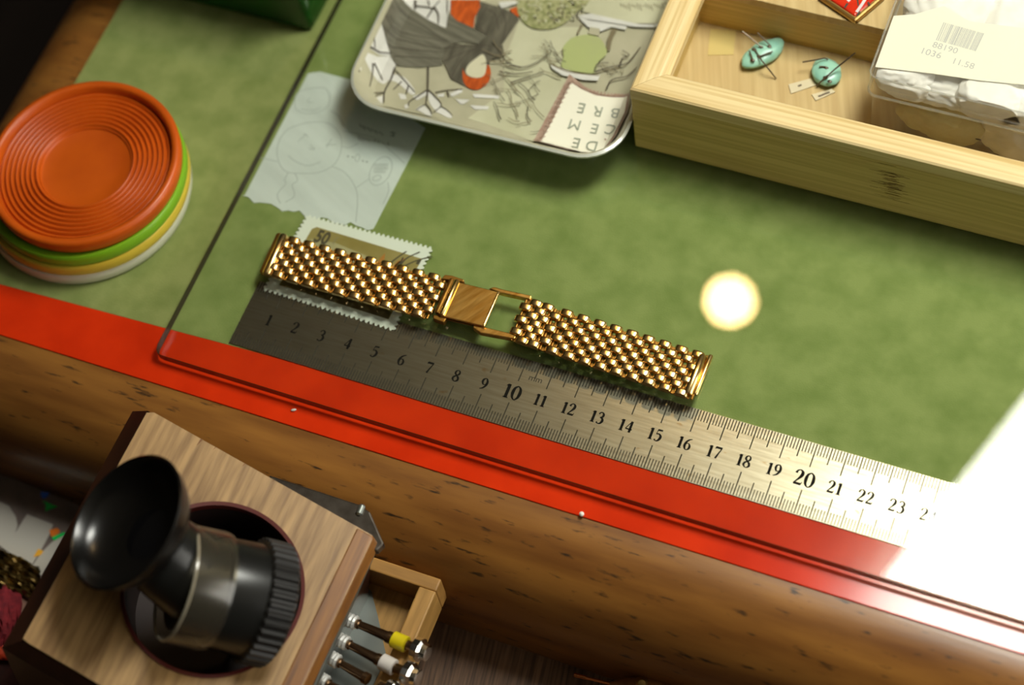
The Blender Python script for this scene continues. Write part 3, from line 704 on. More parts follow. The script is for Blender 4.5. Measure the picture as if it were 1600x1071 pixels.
# foliage
random.seed(3)
pic(t8([(150, 0), (810, 0), (790, 60), (700, 100), (620, 180), (500, 250), (350, 260), (240, 220), (170, 120)]), 'p_leaf', True)
for k in range(90):
    x = random.uniform(180, 760); y = random.uniform(0, 250 - (x - 250) * .22) if x > 250 else random.uniform(0, 180)
    an = random.uniform(0, 3.1); line(t8([(x, y), (x + 22 * math.cos(an), y + 14 * math.sin(an)), (x + 34 * math.cos(an), y + 30 * math.sin(an))]), .05, random.choice(['p_line', 'p_cream', 'p_twig', 'p_cream']))
for k in range(9): line(t8([(0 + k * 16, 20 - k), (30 + k * 18, 75 - k * 6)]), .07, 'p_snow')
# shelf, pot, bench
pic(t8([(810, 0), (1560, 0), (1440, 215), (1150, 205), (740, 100)]), 'p_cream')
pic(t8([(700, 140), (820, 120), (1250, 215), (1430, 225), (1425, 245), (1220, 240), (760, 165)]), 'p_snow')
pic(t8([(705, 150), (800, 180), (1140, 235), (1130, 265), (1000, 240), (910, 280), (790, 240)]), 'p_snow')
pic(t8([(810, 240), (900, 255), (890, 320), (795, 300)]), 'p_sand')
line(t8([(1030, 260), (990, 350), (975, 450)]), .22, 'p_twig'); line(t8([(740, 220), (700, 300)]), .1, 'p_twig')
for k in range(18): line(t8([(1080 + k * 25, 30 + (k % 3) * 8), (1095 + k * 25, 60 + (k % 4) * 12)]), .04, 'p_twig')
pic(t8([(640, 340), (760, 310), (880, 330), (940, 400), (960, 480), (880, 560), (850, 650), (700, 640), (560, 600), (575, 500), (570, 420)]), 'p_pot', True)
pic(t8([(455, 565), (560, 610), (700, 655), (900, 670), (880, 720), (760, 715), (560, 670), (470, 610)]), 'p_snow')
line(t8([(455, 568), (620, 640), (890, 675)]), .07, 'p_twig')
# twigs
for k in range(46):
    x = random.uniform(640, 1060); y = random.uniform(210, 640)
    if (x > 990 and y > 480) or x < 720: continue
    an = random.uniform(-2.7, -2.0) if random.random() < .5 else random.uniform(2.5, 3.4); Lk = random.uniform(60, 150)
    q = [(x, y)]
    for j in range(4): an += random.uniform(-.45, .45); q.append((q[-1][0] + Lk / 4 * math.cos(an), q[-1][1] + Lk / 4 * math.sin(an)))
    line([(u, v) for u, v in t5(q)], random.choice([.03, .045]), random.choice(['p_twig', 'p_twig', 'p_line']))
for l in ([(860, 640), (990, 600), (1130, 570), (1200, 500), (1260, 420)], [(1080, 590), (1100, 520), (1160, 490), (1100, 450)], [(960, 790), (1010, 710), (1140, 680), (1230, 600)], [(850, 640), (880, 570), (980, 560)],
          [(0, 640), (150, 660), (300, 640)], [(100, 740), (250, 690), (400, 640)], [(60, 560), (200, 600), (330, 560), (440, 480)]): line(t8(l), .06)
for k in range(10): line(t8([(1000 + k * 12, 640 - k * 3), (900 + k * 22, 560 + 140 * ((k % 5) / 5))]), .025, 'p_twig')
# sign with the month
pic(t6([(440, 100), (500, 150), (600, 230), (760, 300), (1035, 300), (1015, 560), (900, 740), (780, 880), (600, 890), (420, 870), (80, 770)]), 'p_border')
zt[0] += .03
pic(t6([(455, 180), (560, 250), (700, 310), (860, 330), (1010, 330), (985, 520), (870, 730), (740, 880), (560, 890), (420, 850), (150, 780), (270, 560)]), 'label')
for k in range(26):
    t = k / 25; x = 150 + 305 * t; y = 780 - 600 * t; line(t6([(x - 30, y - 12), (x + 16, y + 8 * (1 if k % 2 else -1))]), .05, 'p_border')
for k in range(16): x = 480 + k * 34; y = 175 + 150 * (1 - math.exp(-k / 5)); line(t6([(x, y - 22), (x + 4, y + 10)]), .06, 'p_border')
sgx = P(*t6([(500, 770)])[0], zf) - P(*t6([(660, 800)])[0], zf); sgy = P(*t6([(845, 640)])[0], zf) - P(*t6([(895, 480)])[0], zf)
zt[0] += .012
for txt, (x, y) in (('D', (660, 800)), ('E', (510, 772)), ('C', (845, 640)), ('E', (690, 632)), ('M', (492, 592)), ('B', (892, 480)), ('R', (722, 462)), ('E', (560, 428))):
    q = P(*t6([(x, y)])[0], zt[0]); text_bm(bm, txt, (q.x, q.y), sgx, sgy, .60, zt[0], PI_['p_ink'])
line(t6([(790, 735), (796, 752)]), .06, 'p_border')
# keep the print inside the tray floor and walls
inv = lambda p: rot_tr(p, -.020)
ca, sa = math.cos(.020), math.sin(.020)
bmesh.ops.triangulate(bm, faces=bm.faces[:])
for e_k in (.24, .35, .45, .60, .75):
    for pt0, nn in (((TX0 + e_k, TY0), (ca, sa)), ((TX1 - e_k, TY0), (ca, sa)), ((TX0, TY0 + e_k), (-sa, ca))):
        q = rot_tr(pt0); bmesh.ops.bisect_plane(bm, geom=bm.verts[:] + bm.edges[:] + bm.faces[:], plane_co=(q[0], q[1], 0), plane_no=(nn[0], nn[1], 0), dist=1e-5)
for v in bm.verts:
    x, y = inv((v.co.x, v.co.y)); e = min(x - TX0, TX1 - x, y - TY0)
    # press the print up the sloping sides
    if e < .75:
        if e < .24:
            sx = max(0, .24 - (x - TX0)); sx2 = max(0, .24 - (TX1 - x)); sy = max(0, .24 - (y - TY0)); x += sx - sx2; y += sy; e = .24
            v.co.x, v.co.y = rot_tr((x, y))
        h = (.22 + (zr - .04 - zf - .22) * (.45 - e) / .25) if e < .45 else .22 * (.75 - e) / .30
        v.co.z += max(0, h) + .01
obj('printed_picture', bm, [M[n] for n in pm_list], tray)

# ------------------------------------------------------------------ bamboo tray
bt = thing('bamboo_tray', (20, 20, .5), 'pale bamboo tray with mitred rim and a divider, standing on the glass at the back', 'tray')
BX0, BX1, BY0, BY1, BZ = 10.72, 36, 11.42, 27.5, 3.9
RWD = 1.05
bm = bmesh.new(); box(bm, BX0, BX1, BY0, BY0 + .7, .5, BZ - .55); obj('front_wall', bm, M['bamboo_front'], bt, bevel=.04)
bm = bmesh.new(); box(bm, BX0, BX0 + .7, BY0 + .7, BY1, .5, BZ - .55); obj('side_wall', bm, M['bamboo_front'], bt, bevel=.04)
bm = bmesh.new(); box(bm, BX1 - .7, BX1, BY0 + .7, BY1, .5, BZ - .55); obj('side_wall', bm, M['bamboo_front'], bt)
bm = bmesh.new(); box(bm, BX0, BX1, BY1, BY1 + .7, .5, BZ - .55); obj('back_wall', bm, M['bamboo_front'], bt)
# rim rails with mitred corners: outer edge a little lower than the crown
def rail(name, outer, inner, mt):
    bm = bmesh.new(); (a, b), (c_, d) = outer, inner
    mid = [tuple((Vector(p) * .55 + Vector(q) * .45)) for p, q in ((a, c_), (b, d))]
    secs = []
    for (o_, i_) in ((a, c_), (b, d)):
        o2, i2 = Vector(o_), Vector(i_); mm = lambda t: o2 + (i2 - o2) * t
        secs.append([bm.verts.new((*mm(0), BZ - .56)), bm.verts.new((*mm(0), BZ - .06)), bm.verts.new((*mm(.06), BZ)), bm.verts.new((*mm(.62), BZ)), bm.verts.new((*mm(.9), BZ - .10)), bm.verts.new((*mm(1), BZ - .22)), bm.verts.new((*mm(1), BZ - .56))])
    n = 7
    for k in range(n): bm.faces.new((secs[0][k], secs[0][(k + 1) % n], secs[1][(k + 1) % n], secs[1][k]))
    bm.faces.new(secs[0]); bm.faces.new(secs[1][::-1]); return obj(name, bm, mt, bt, True)
rail('rim_rail', ((BX0, BY0), (BX1, BY0)), ((BX0 + RWD, BY0 + RWD), (BX1 - RWD, BY0 + RWD)), M['bamboo_top'])
rail('rim_rail', ((BX0, BY0 + .012), (BX0, BY1 + .7)), ((BX0 + RWD, BY0 + RWD + .012), (BX0 + RWD, BY1 + .7 - RWD)), M['bamboo_topy'])
rail('rim_rail', ((BX1, BY0 + .012), (BX1, BY1 + .7)), ((BX1 - RWD, BY0 + RWD + .012), (BX1 - RWD, BY1 + .7 - RWD)), M['bamboo_topy'])
rail('rim_rail', ((BX0, BY1 + .7), (BX1, BY1 + .7)), ((BX0 + RWD, BY1 + .7 - RWD), (BX1 - RWD, BY1 + .7 - RWD)), M['bamboo_top'])
ZF_ = 1.5
bm = bmesh.new(); box(bm, BX0 + .7, BX1 - .7, BY0 + .7, BY1, .6, ZF_); obj('tray_floor', bm, M['bamboo_floor'], bt)
dv = [P(1189, 0, 3.5), P(1367, 44.5, 3.5)]; ydv = (dv[0].y + dv[1].y) / 2; XS = P(1356, 121, 4.9).x - .15
bm = bmesh.new(); box(bm, BX0 + .7, XS, ydv, BY1, 3.15, 3.5); obj('raised_shelf', bm, M['bamboo_floor'], bt, bevel=.03)
bm = bmesh.new(); box(bm, BX0 + .7, XS, ydv + .05, ydv + .4, ZF_, 3.15); obj('divider', bm, M['bamboo_front'], bt)
bm = bmesh.new()
for k in range(60):
    u = 1392 + random.gauss(0, 9); v = 290 + random.gauss(0, 17); q = P(u, v, 2.2); x = q.x; z = max(.8, min(3.2, 2.1 - (v - 290) / 27))
    l_ = random.uniform(.1, .35); vs = [bm.verts.new(p) for p in ((x - l_, BY0 - .004, z), (x + l_, BY0 - .004, z + .01), (x + l_ * .8, BY0 - .004, z + .03), (x - l_ * .8, BY0 - .004, z + .02))]; bm.faces.new(vs)
obj('knot_mark', bm, M['knot'], bt)

# sticker and two turquoise studs inside
bm = bmesh.new(); prism(bm, pxy([(1110, 45), (1150, 46), (1146, 85), (1106, 86)], ZF_ + .03), ZF_, ZF_ + .02); tag(obj('paper_sticker', bm, M['sticker']), 'pale yellow square sticker on the bamboo tray floor near its left rail', 'sticker')
def stone(cu, cv, a, b_, rot, label, pins, pits):
    c0 = P(cu, cv, ZF_ + .1); t = thing('turquoise_earring', c0, label, 'earring')
    bm = bmesh.new(); bmesh.ops.create_uvsphere(bm, u_segments=32, v_segments=20, radius=1)
    for v in bm.verts:
        k = 1 + .07 * noise.noise(v.co * 2.1 + Vector((cu, 0, 0))); co = v.co * k; x, y = co.x * a, co.y * b_
        v.co = Vector((c0.x + x * math.cos(rot) - y * math.sin(rot), c0.y + x * math.sin(rot) + y * math.cos(rot), ZF_ + .22 + co.z * .24))
    obj('stone', bm, M['turq'], t, True)
    for l in pins:
        bm = bmesh.new(); tube(bm, [P(u, v, z) for u, v, z in l], .028, 6); obj('pin', bm, M['wire'], t, True)
    bm = bmesh.new()
    for (u, v) in pits:
        q = P(u, v, ZF_ + .46); bmesh.ops.create_uvsphere(bm, u_segments=8, v_segments=6, radius=1, matrix=Matrix.Translation(q) @ Matrix.Diagonal((.09, .06, .04, 1)))
    obj('prong', bm, M['wire'], t, True); return t
t1 = lambda x, y: (1130 + x / 7.27, 40 + y / 7.27)
zz_ = ZF_ + .5
stone(1191.5, 87, .88, .44, .95, 'oval turquoise earring lying left in the bamboo tray, its two wires pointing up left',
      [[(*t1(215, 65), 2.3), (*t1(310, 140), 2.2), (*t1(440, 250), zz_)], [(*t1(385, 80), 2.3), (*t1(540, 230), zz_)], [(*t1(300, 290), zz_), (*t1(335, 390), zz_)], [(*t1(360, 270), zz_), (*t1(410, 350), zz_), (*t1(560, 295), zz_)], [(*t1(400, 350), zz_), (*t1(480, 450), zz_), (*t1(600, 600), ZF_ + .05)]],
      [t1(335, 395), t1(410, 350), t1(430, 245), t1(525, 240), t1(350, 270)])
stone(1291, 116, .60, .50, -.9, 'rounder turquoise earring lying right in the bamboo tray beside two small tags',
      [[(*t1(900, 415), 2.0), (*t1(1080, 385), 2.1), (*t1(1150, 370), zz_), (*t1(1190, 385), zz_)], [(*t1(1060, 685), ZF_ + .1), (*t1(1160, 590), zz_), (*t1(1300, 470), 2.2), (*t1(1500, 310), 2.6)], [(*t1(1090, 465), zz_), (*t1(1170, 470), zz_)]],
      [t1(1160, 590), t1(1210, 635), t1(1170, 480)])
def tagcard(l, mark, label):
    t = thing('price_tag', P(*t1(*l[0]), ZF_), label, 'tag', 'small cream tags')
    bm = bmesh.new(); prism(bm, pxy([t1(*q) for q in l], ZF_ + .06), ZF_, ZF_ + .05); obj('card', bm, M['cardtag'], t, bevel=.01)
    bm = bmesh.new(); pp = [tuple(P(*t1(*q), ZF_ + .06)[:2]) for q in mark]; ribbon(bm, pp, [.07] * len(pp), ZF_ + .056, lambda a, b: (a, b)); obj('pen_mark', bm, M['wire'], t)
tagcard([(740, 665), (1020, 590), (1065, 670), (770, 770)], [(850, 690), (870, 680), (890, 672)], 'larger cream paper tag beside the round turquoise earring, left of it')
tagcard([(1005, 780), (1230, 715), (1275, 750), (1050, 850)], [(1080, 805), (1120, 790), (1160, 772), (1210, 755)], 'small cream paper tag just below the round turquoise earring')

# red enamel pendant on the raised shelf
pz = 3.75
pd = thing('enamel_pendant', P(1335, 5, 3.5), 'red enamel square pendant in a brass frame at the top of the bamboo tray', 'pendant')
A, B, C_ = P(1337, 33, pz), P(1278, -7, pz), P(1385, -8, pz)
D_ = B + C_ - A
cen = (A + D_) / 2
def inset(k): return [tuple((cen + (q - cen) * k)[:2]) for q in (A, C_, D_, B)]
bm = bmesh.new(); prism(bm, inset(1), 3.5, pz); obj('brass_frame', bm, M['brass'], pd, bevel=.08)
bm = bmesh.new(); prism(bm, inset(.86), pz - .02, pz + .06, 0, inset(.80)); obj('enamel_panel', bm, M['enamel'], pd, bevel=.05)
r1 = lambda x, y: (1270 + x / 10.67, y / 10.67)
bm = bmesh.new()
for l, m_, w_ in (([(730, 200), (780, 130), (880, -20)], 0, .10), ([(735, 260), (790, 190)], 1, .06), ([(530, 130), (580, 55)], 1, .07), ([(760, 100), (745, -20)], 1, .05), ([(950, 90), (920, 30)], 1, .06), ([(580, 20), (620, -10)], 0, .10)):
    pp = [tuple(P(*r1(*q), pz + .066)[:2]) for q in l]; ribbon(bm, pp, [w_] * len(pp), pz + .066, lambda a, b: (a, b), m_)
obj('enamel_pattern', bm, [M['enamel_w'], M['p_line']], pd)

# clear plastic box with label and tissue
cb = thing('clear_box', P(1480, 120, ZF_), 'clear plastic box stuffed with white tissue under a cream barcode label', 'box')
zt_, zl, zb = 4.9, 3.9, ZF_ + .05
q7 = lambda x, y: (1340 + x / 4.46, y / 4.46)
la = P(*q7(60, 535), zt_); lb_ = P(*q7(1160, 770), zt_)
yl = (la.y + lb_.y) / 2; xl = P(*q7(70, 540), zt_).x
bx0, bx1, by0, by1 = xl, xl + 11, yl - .02, yl + 8
def shell(bm, x0, x1, y0, y1, z0, z1, th, top=True):
    box(bm, x0, x1, y0, y0 + th, z0, z1); box(bm, x0, x1, y1 - th, y1, z0, z1); box(bm, x0, x0 + th, y0 + th, y1 - th, z0, z1); box(bm, x1 - th, x1, y0 + th, y1 - th, z0, z1)
    box(bm, x0, x1, y0, y1, (z1 if top else z0) - (th if top else 0), (z1 if top else z0) + (0 if top else th))
bm = bmesh.new(); prism(bm, rrect(bx0, bx1, by0, by1, .3), zl, zt_); 
for f in list(bm.faces):
    if abs(f.calc_center_median().z - zl) < 1e-4: bm.faces.remove(f)
lid = obj('lid', bm, M['film'], cb, bevel=.0)
bm = bmesh.new(); ring = rrect(bx0, bx1, by0, by1, .3); tube(bm, [(x, y, zl) for x, y in ring + [ring[0]]], .05, 8); tube(bm, [(x, y, zt_ - .02) for x, y in ring + [ring[0]]], .035, 8)
obj('lid_lip', bm, M['film_lip'], cb, True)
bm = bmesh.new(); prism(bm, rrect(bx0 + .12, bx1 - .12, by0 + .12, by1 - .12, .3), zb, zl + .3)
for f in list(bm.faces):
    if abs(f.calc_center_median().z - (zl + .3)) < 1e-4: bm.faces.remove(f)
obj('body', bm, M['film'], cb)
zlab = zt_ - .08
bm = bmesh.new(); lp_ = [q7(185, 95), q7(400, 100), q7(600, 40), q7(780, 150), q7(1200, 200), q7(1300, 560), q7(1160, 590), q7(850, 560), q7(500, 510), q7(75, 455)]
vs = []
for (u, v) in lp_:
    q = P(u, v, zlab); vs.append((min(max(q.x, bx0 + .1), bx1 - .1), min(max(q.y, by0 + .1), by1 - .1)))
prism(bm, vs, zlab - .02, zlab); lab = obj('label_sheet', bm, M['label'], cb)
bm = bmesh.new(); c0, c1, c2, c3 = [P(*q7(*q), zlab + .003) for q in ((600, 155), (890, 235), (830, 360), (545, 280))]
x = 0.0; random.seed(5)
while x < .98:
    wv = random.choice([.008, .012, .02, .028]); q = [c0 + (c1 - c0) * x, c0 + (c1 - c0) * (x + wv), c3 + (c2 - c3) * (x + wv), c3 + (c2 - c3) * x]
    bm.faces.new([bm.verts.new((p.x, p.y, zlab + .003)) for p in q]); x += wv + random.choice([.010, .014, .022])
xd, yd = c1 - c0, c0 - c3
for s_t, (u, v), sz in (('88190', (610, 335), .34), ('1036', (510, 372), .36), ('11.58', (735, 445), .34)):
    q = P(*q7(u, v), zlab); text_bm(bm, s_t, (q.x, q.y), xd, yd, sz, zlab + .003)
obj('barcode', bm, M['barcode'], lab)
def lump(name, c0, r, m, par, sd, flat_=.6, amp=.28, f=1.0, seg=5):
    bm = bmesh.new(); bmesh.ops.create_icosphere(bm, subdivisions=seg, radius=1)
    for v in bm.verts:
        n = noise.noise(v.co * f + Vector((sd, 0, 0))) + .5 * abs(noise.noise(v.co * f * 2.7 + Vector((0, sd, 0)))) + .1 * noise.noise(v.co * f * 6)
        co = v.co * (1 + amp * n); v.co = Vector((c0[0] + co.x * r[0], c0[1] + co.y * r[1], c0[2] + co.z * r[2]))
        v.co.x = min(max(v.co.x, bx0 + .18), bx1 - .18) if par is cb else v.co.x
        if par is cb: v.co.y = min(max(v.co.y, by0 + .18), by1 - .18); v.co.z = min(max(v.co.z, zb + .05), zlab - .06)
    return obj(name, bm, m, par, True)
for i in range(7): lump('tissue_wad', (bx0 + 1.0 + i * 1.5, by0 + .9 + .25 * math.sin(i * 2), 4.1 + .15 * math.cos(i * 3)), (1.15, .85, .65), M['tissue'], cb, i * 3.1)
for i in range(4): lump('tissue_wad', (bx0 + 1.6 + i * 2.4, by0 + 4.2 + .5 * math.sin(i * 4), 4.1), (1.7, 1.6, .8), M['tissue'], cb, 20 + i * 2.3)
lump('tissue_wad', (bx0 + 2.2, by0 + .9, 2.6), (1.2, .7, 1.0), M['tissue_y'], cb, 44, amp=.3)
lump('yellow_wrap', (P(*q7(650, 890), 2.8).x, by0 + .55, 2.5), (1.05, .35, .95), M['tissue_y'], cb, 60, amp=.12)
lump('tissue_wad', (P(*q7(1000, 900), 2.8).x + .6, by0 + .9, 2.6), (1.5, .7, 1.0), M['tissue'], cb, 70, amp=.3)
bm = bmesh.new()
for (u, v) in ((865, 905), (850, 940)):
    q = P(*q7(u, v), 2.7); bmesh.ops.create_uvsphere(bm, u_segments=8, v_segments=6, radius=1, matrix=Matrix.Translation((q.x, by0 + .14, q.z)) @ Matrix.Diagonal((.10, .02, .035, 1)))
obj('ink_speck', bm, M['ink'], cb)

# ------------------------------------------------------------------ tool box with round well, drawer, steel plate (on the lower shelf)
tb = thing('tool_box', P(330, 900, -5.5), 'wooden tool box with weathered walnut top, round maroon-lined well and open drawer', 'tool box')
pz_ = dict(TL=2.7, TR=.9, BL=2.7)
TLp = P(232, 640, 2.7); TRp = P(584, 838, .9); BLp = P(35, 1000, 2.7); BRp = BLp + (TRp - TLp) + Vector((.3, 0, 0))
ux = (TRp - TLp); uy = (BLp - TLp); nrm = ux.cross(uy).normalized()
if nrm.z < 0: nrm = -nrm
def tp(a, b, h=0.0): return TLp + ux * a + uy * b + nrm * h
# hole centre on the top plane: intersect pixel ray
def on_top(u, v, h=0.0):
    d = RX * ((u - 800) / FPX) + RY * ((v - 535.5) / FPX) + RZ; p0 = TLp + nrm * h
    t = (p0 - CAM).dot(nrm) / d.dot(nrm); return CAM + d * t
hc = on_top(333, 920); hr = (on_top(333, 783) - on_top(333, 1057)).length / 2
e1 = ux.normalized(); e2 = nrm.cross(e1)
bm = bmesh.new(); NS = 64
def frame_with_hole(bm, corners, h, r, seg=NS):
    """ring of quads from a circle to the outline"""
    cir = []; out = []
    cs = [(q - hc) for q in corners]
    poly2 = [(q.dot(e1), q.dot(e2)) for q in cs]
    for k in range(seg):
        t = 2 * math.pi * k / seg; dx, dy = math.cos(t), math.sin(t)
        best = 1e9
        for i in range(4):
            (x1, y1), (x2, y2) = poly2[i], poly2[(i + 1) % 4]; ex, ey = x2 - x1, y2 - y1; den = dx * ey - dy * ex
            if abs(den) < 1e-9: continue
            s = (x1 * ey - y1 * ex) / den; q = (x1 * dy - y1 * dx) / den
            if s > 0 and -1e-6 <= q <= 1 + 1e-6: best = min(best, s)
        cir.append(bm.verts.new(hc + (e1 * dx + e2 * dy) * r + nrm * h)); out.append(bm.verts.new(hc + (e1 * dx + e2 * dy) * best + nrm * h))
    return cir, out
corners = [tp(0, 0), tp(1, 0), tp(1, 1), tp(0, 1)]
# use angles that include the corners
c1_, o1_ = frame_with_hole(bm, corners, 0, hr, 180); c2_, o2_ = frame_with_hole(bm, corners, -1.1, hr, 180)
n = 180
for k in range(n):
    j = (k + 1) % n
    bm.faces.new((c1_[k], c1_[j], o1_[j], o1_[k])); bm.faces.new((c2_[k], o2_[k], o2_[j], c2_[j])); bm.faces.new((o1_[k], o1_[j], o2_[j], o2_[k])); bm.faces.new((c1_[k], c2_[k], c2_[j], c1_[j]))
obj('top_board', bm, M['walnut_top'], tb)
bm = bmesh.new(); e_ = [tp(.925, 0, .012), tp(1.0, 0, .012), tp(1.0, 1, .012), tp(.925, 1, .012)]; f_ = [tp(.925, 0, -.2), tp(1.03, 0, -.5), tp(1.03, 1, -.5), tp(.925, 1, -.2)]
A_ = [bm.verts.new(v) for v in e_]; B_ = [bm.verts.new(v) for v in f_]
bm.faces.new(A_); bm.faces.new(B_[::-1])
for k in range(4): bm.faces.new((A_[k], B_[k], B_[(k + 1) % 4], A_[(k + 1) % 4]))
obj('side_moulding', bm, M['walnut_edge'], tb, bevel=.08, segs=3)
bm = bmesh.new(); lathe(bm, [(hr + .02, .01), (hr + .02, .05), (hr - .10, .03), (hr - .10, -.30), (hr - .10, -.31)], hc, nrm, 96); obj('well_lining', bm, M['maroon'], tb, True)
bm = bmesh.new(); lathe(bm, [(hr - .11, -.30), (hr - .12, -1.6), (hr - .2, -2.9), (0, -2.9)], hc, nrm, 96); obj('well', bm, M['well'], tb, True)
bm = bmesh.new()
for a_, w_, l_ in ((.235, .010, .035), (.43, .006, .018), (.56, .004, .012), (.30, .004, .02)):
    q = [tp(a_, -.001, .004), tp(a_ + w_, -.001, .004), tp(a_ + w_ * .2 - .004, l_, .004)]; bm.faces.new([bm.verts.new(v) for v in q])
for a_, b_, w_ in ((.10, .035, .05), (.14, .04, .035)):
    q = [tp(a_ + w_ * math.cos(t) * .9, b_ + .014 * math.sin(t), .003) for t in [2 * math.pi * k / 12 for k in range(12)]]
obj('edge_crack', bm, M['walnut_edge'], tb)
# body: tapered, dark
lowz = -5.5
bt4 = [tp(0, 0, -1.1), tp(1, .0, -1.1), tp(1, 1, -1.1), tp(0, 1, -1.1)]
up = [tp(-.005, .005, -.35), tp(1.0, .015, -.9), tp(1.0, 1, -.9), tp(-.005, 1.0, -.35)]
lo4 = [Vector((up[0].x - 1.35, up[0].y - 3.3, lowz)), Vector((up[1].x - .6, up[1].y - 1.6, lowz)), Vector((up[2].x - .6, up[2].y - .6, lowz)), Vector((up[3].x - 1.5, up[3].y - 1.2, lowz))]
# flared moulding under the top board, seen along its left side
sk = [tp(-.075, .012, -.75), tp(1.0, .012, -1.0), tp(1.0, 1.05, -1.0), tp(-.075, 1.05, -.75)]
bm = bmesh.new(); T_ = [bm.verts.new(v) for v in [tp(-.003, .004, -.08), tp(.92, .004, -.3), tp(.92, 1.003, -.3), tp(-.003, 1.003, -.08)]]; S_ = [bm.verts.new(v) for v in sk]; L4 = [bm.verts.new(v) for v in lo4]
for a_, b_ in ((T_, S_), (S_, L4)):
    for k in range(4): bm.faces.new((a_[k], b_[k], b_[(k + 1) % 4], a_[(k + 1) % 4]))
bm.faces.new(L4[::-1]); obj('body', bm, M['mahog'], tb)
# steel plate behind and beside the box
bm = bmesh.new(); prism(bm, pxy([(420, 742), (560, 788), (578, 800), (600, 850), (588, 862), (560, 846), (425, 765)], .55), .2, .55); obj('steel_plate', bm, M['gunmetal'], tb, bevel=.06)
bm = bmesh.new(); a, b = P(587, 852, .2), P(486, 1085, .2); dn = (b - a).normalized(); nv = Vector((-dn.y, dn.x, 0)) * .03
prism(bm, [tuple((a - nv)[:2]), tuple((b - nv)[:2]), tuple((b + nv)[:2]), tuple((a + nv)[:2])], -.05, .22); obj('side_sheet', bm, M['blade'], tb)
# bright glint on the plate's corner, built as a small steel bar
bm = bmesh.new(); a, b = P(567, 789, .56), P(560, 806, .56); tube(bm, [a, a + (b - a) * .15, b - (b - a) * .15, b], [.06, .12, .12, .06], 12); obj('plate_glint', bm, M['blade'], tb, True)
# drawer
zd = -1.3
dr = thing('drawer', P(620, 980, zd)); dr.parent = tb; dr.location = P(620, 980, zd) * S - wpos(tb)
d5 = lambda l: Z(460, 860, 5.077, l)
X2 = P(*d5([(1165, 230)])[0], zd).x; Y2 = P(*d5([(1165, 230)])[0], zd).y; xi = P(*d5([(990, 285)])[0], zd).x; yi = P(*d5([(990, 285)])[0], zd).y; x_l = P(*d5([(560, 80)])[0], zd).x
bm = bmesh.new(); box(bm, x_l - .6, X2, yi, Y2, zd - 1.5, zd); obj('drawer_back', bm, M['drawerwood'], dr, bevel=.05)
bm = bmesh.new(); box(bm, xi, X2, Y2 - 8.5, yi, zd - 1.5, zd); obj('drawer_side', bm, M['drawerwoody'], dr, bevel=.05)
bm = bmesh.new(); box(bm, x_l - .6, xi, Y2 - 8.5, yi, zd - 1.6, zd - 1.4); obj('drawer_floor', bm, M['drawerwoody'], dr)

# steel sheet lying in the drawer
bm = bmesh.new(); prism(bm, pxy(d5([(430, 380), (540, 230), (610, 330), (660, 520), (730, 850), (620, 1080), (200, 1080)]), zd - 1.33), zd - 1.38, zd - 1.33)
tag(obj('steel_sheet', bm, M['blade']), 'thin grey steel sheet lying in the open drawer under the screwdrivers', 'metal sheet')

# screwdrivers
def knurl(bm, a, b, r, n=7, mi=0):
    pts, rs = [], []
    for i in range(n * 2 + 1):
        t = i / (n * 2); pts.append(a + (b - a) * t); rs.append(r * (1.0 if i % 2 else .84))
    tube(bm, pts, rs, 14, mi)
def screwdriver(p_grip, p_ring, p_head, z0, ringm, label, s=1.0):
    a, b, c_ = P(*p_grip, z0), P(*p_ring, z0 + .15), P(*p_head, z0 + .25); t = thing('screwdriver', a, label, 'screwdriver', 'precision screwdrivers over the drawer')
    d = (b - a); bm = bmesh.new(); knurl(bm, a - d * .40, a + d * .15, .25 * s, 8); obj('knurled_grip', bm, M['knurl'], t)
    bm = bmesh.new(); tube(bm, [a + d * .12, a + d * .2, a + d * .22, a + d * .72, a + d * .74, a + d * .84], [.13 * s, .17 * s, .13 * s, .17 * s, .2 * s, .2 * s], 16); obj('shaft', bm, M['bronze'], t, True)
    if ringm: bm = bmesh.new(); tube(bm, [b - d * .16, b - d * .15, b + d * .09, b + d * .10], [.22 * s, .27 * s, .27 * s, .22 * s], 20); obj('colour_ring', bm, ringm, t, True)
    e = c_ - b
    bm = bmesh.new(); tube(bm, [b + d * .10, c_ - e * .35], .17 * s, 12); obj('neck', bm, M['bronze'], t, True)
    bm = bmesh.new(); q = c_; u_ = e.normalized()
    pts = [q - u_ * .30, q - u_ * .26, q - u_ * .02, q + u_ * .05, q + u_ * .22, q + u_ * .24]; tube(bm, pts, [.28 * s, .38 * s, .40 * s, .30 * s, .27 * s, .2 * s], 12)
    obj('swivel_head', bm, M['chrome'], t, False)
screwdriver(d5([(430, 555)])[0], d5([(850, 735)])[0], d5([(1010, 800)])[0], zd + .2, M['ring_y'], 'fine screwdriver with a yellow colour ring, resting on the drawer edge')
screwdriver(d5([(365, 715)])[0], d5([(755, 915)])[0], d5([(935, 990)])[0], zd + .2, M['ring_w'], 'fine screwdriver with a white colour ring, just below the yellow-ringed one')
screwdriver(d5([(300, 860)])[0], d5([(640, 1060)])[0], d5([(790, 1140)])[0], zd + .2, None, 'fine screwdriver with dark shaft, third down in the drawer')
screwdriver(d5([(215, 1030)])[0], d5([(520, 1210)])[0], d5([(690, 1290)])[0], zd + .2, None, 'fine screwdriver cut off by the bottom of the picture, lowest in the drawer')

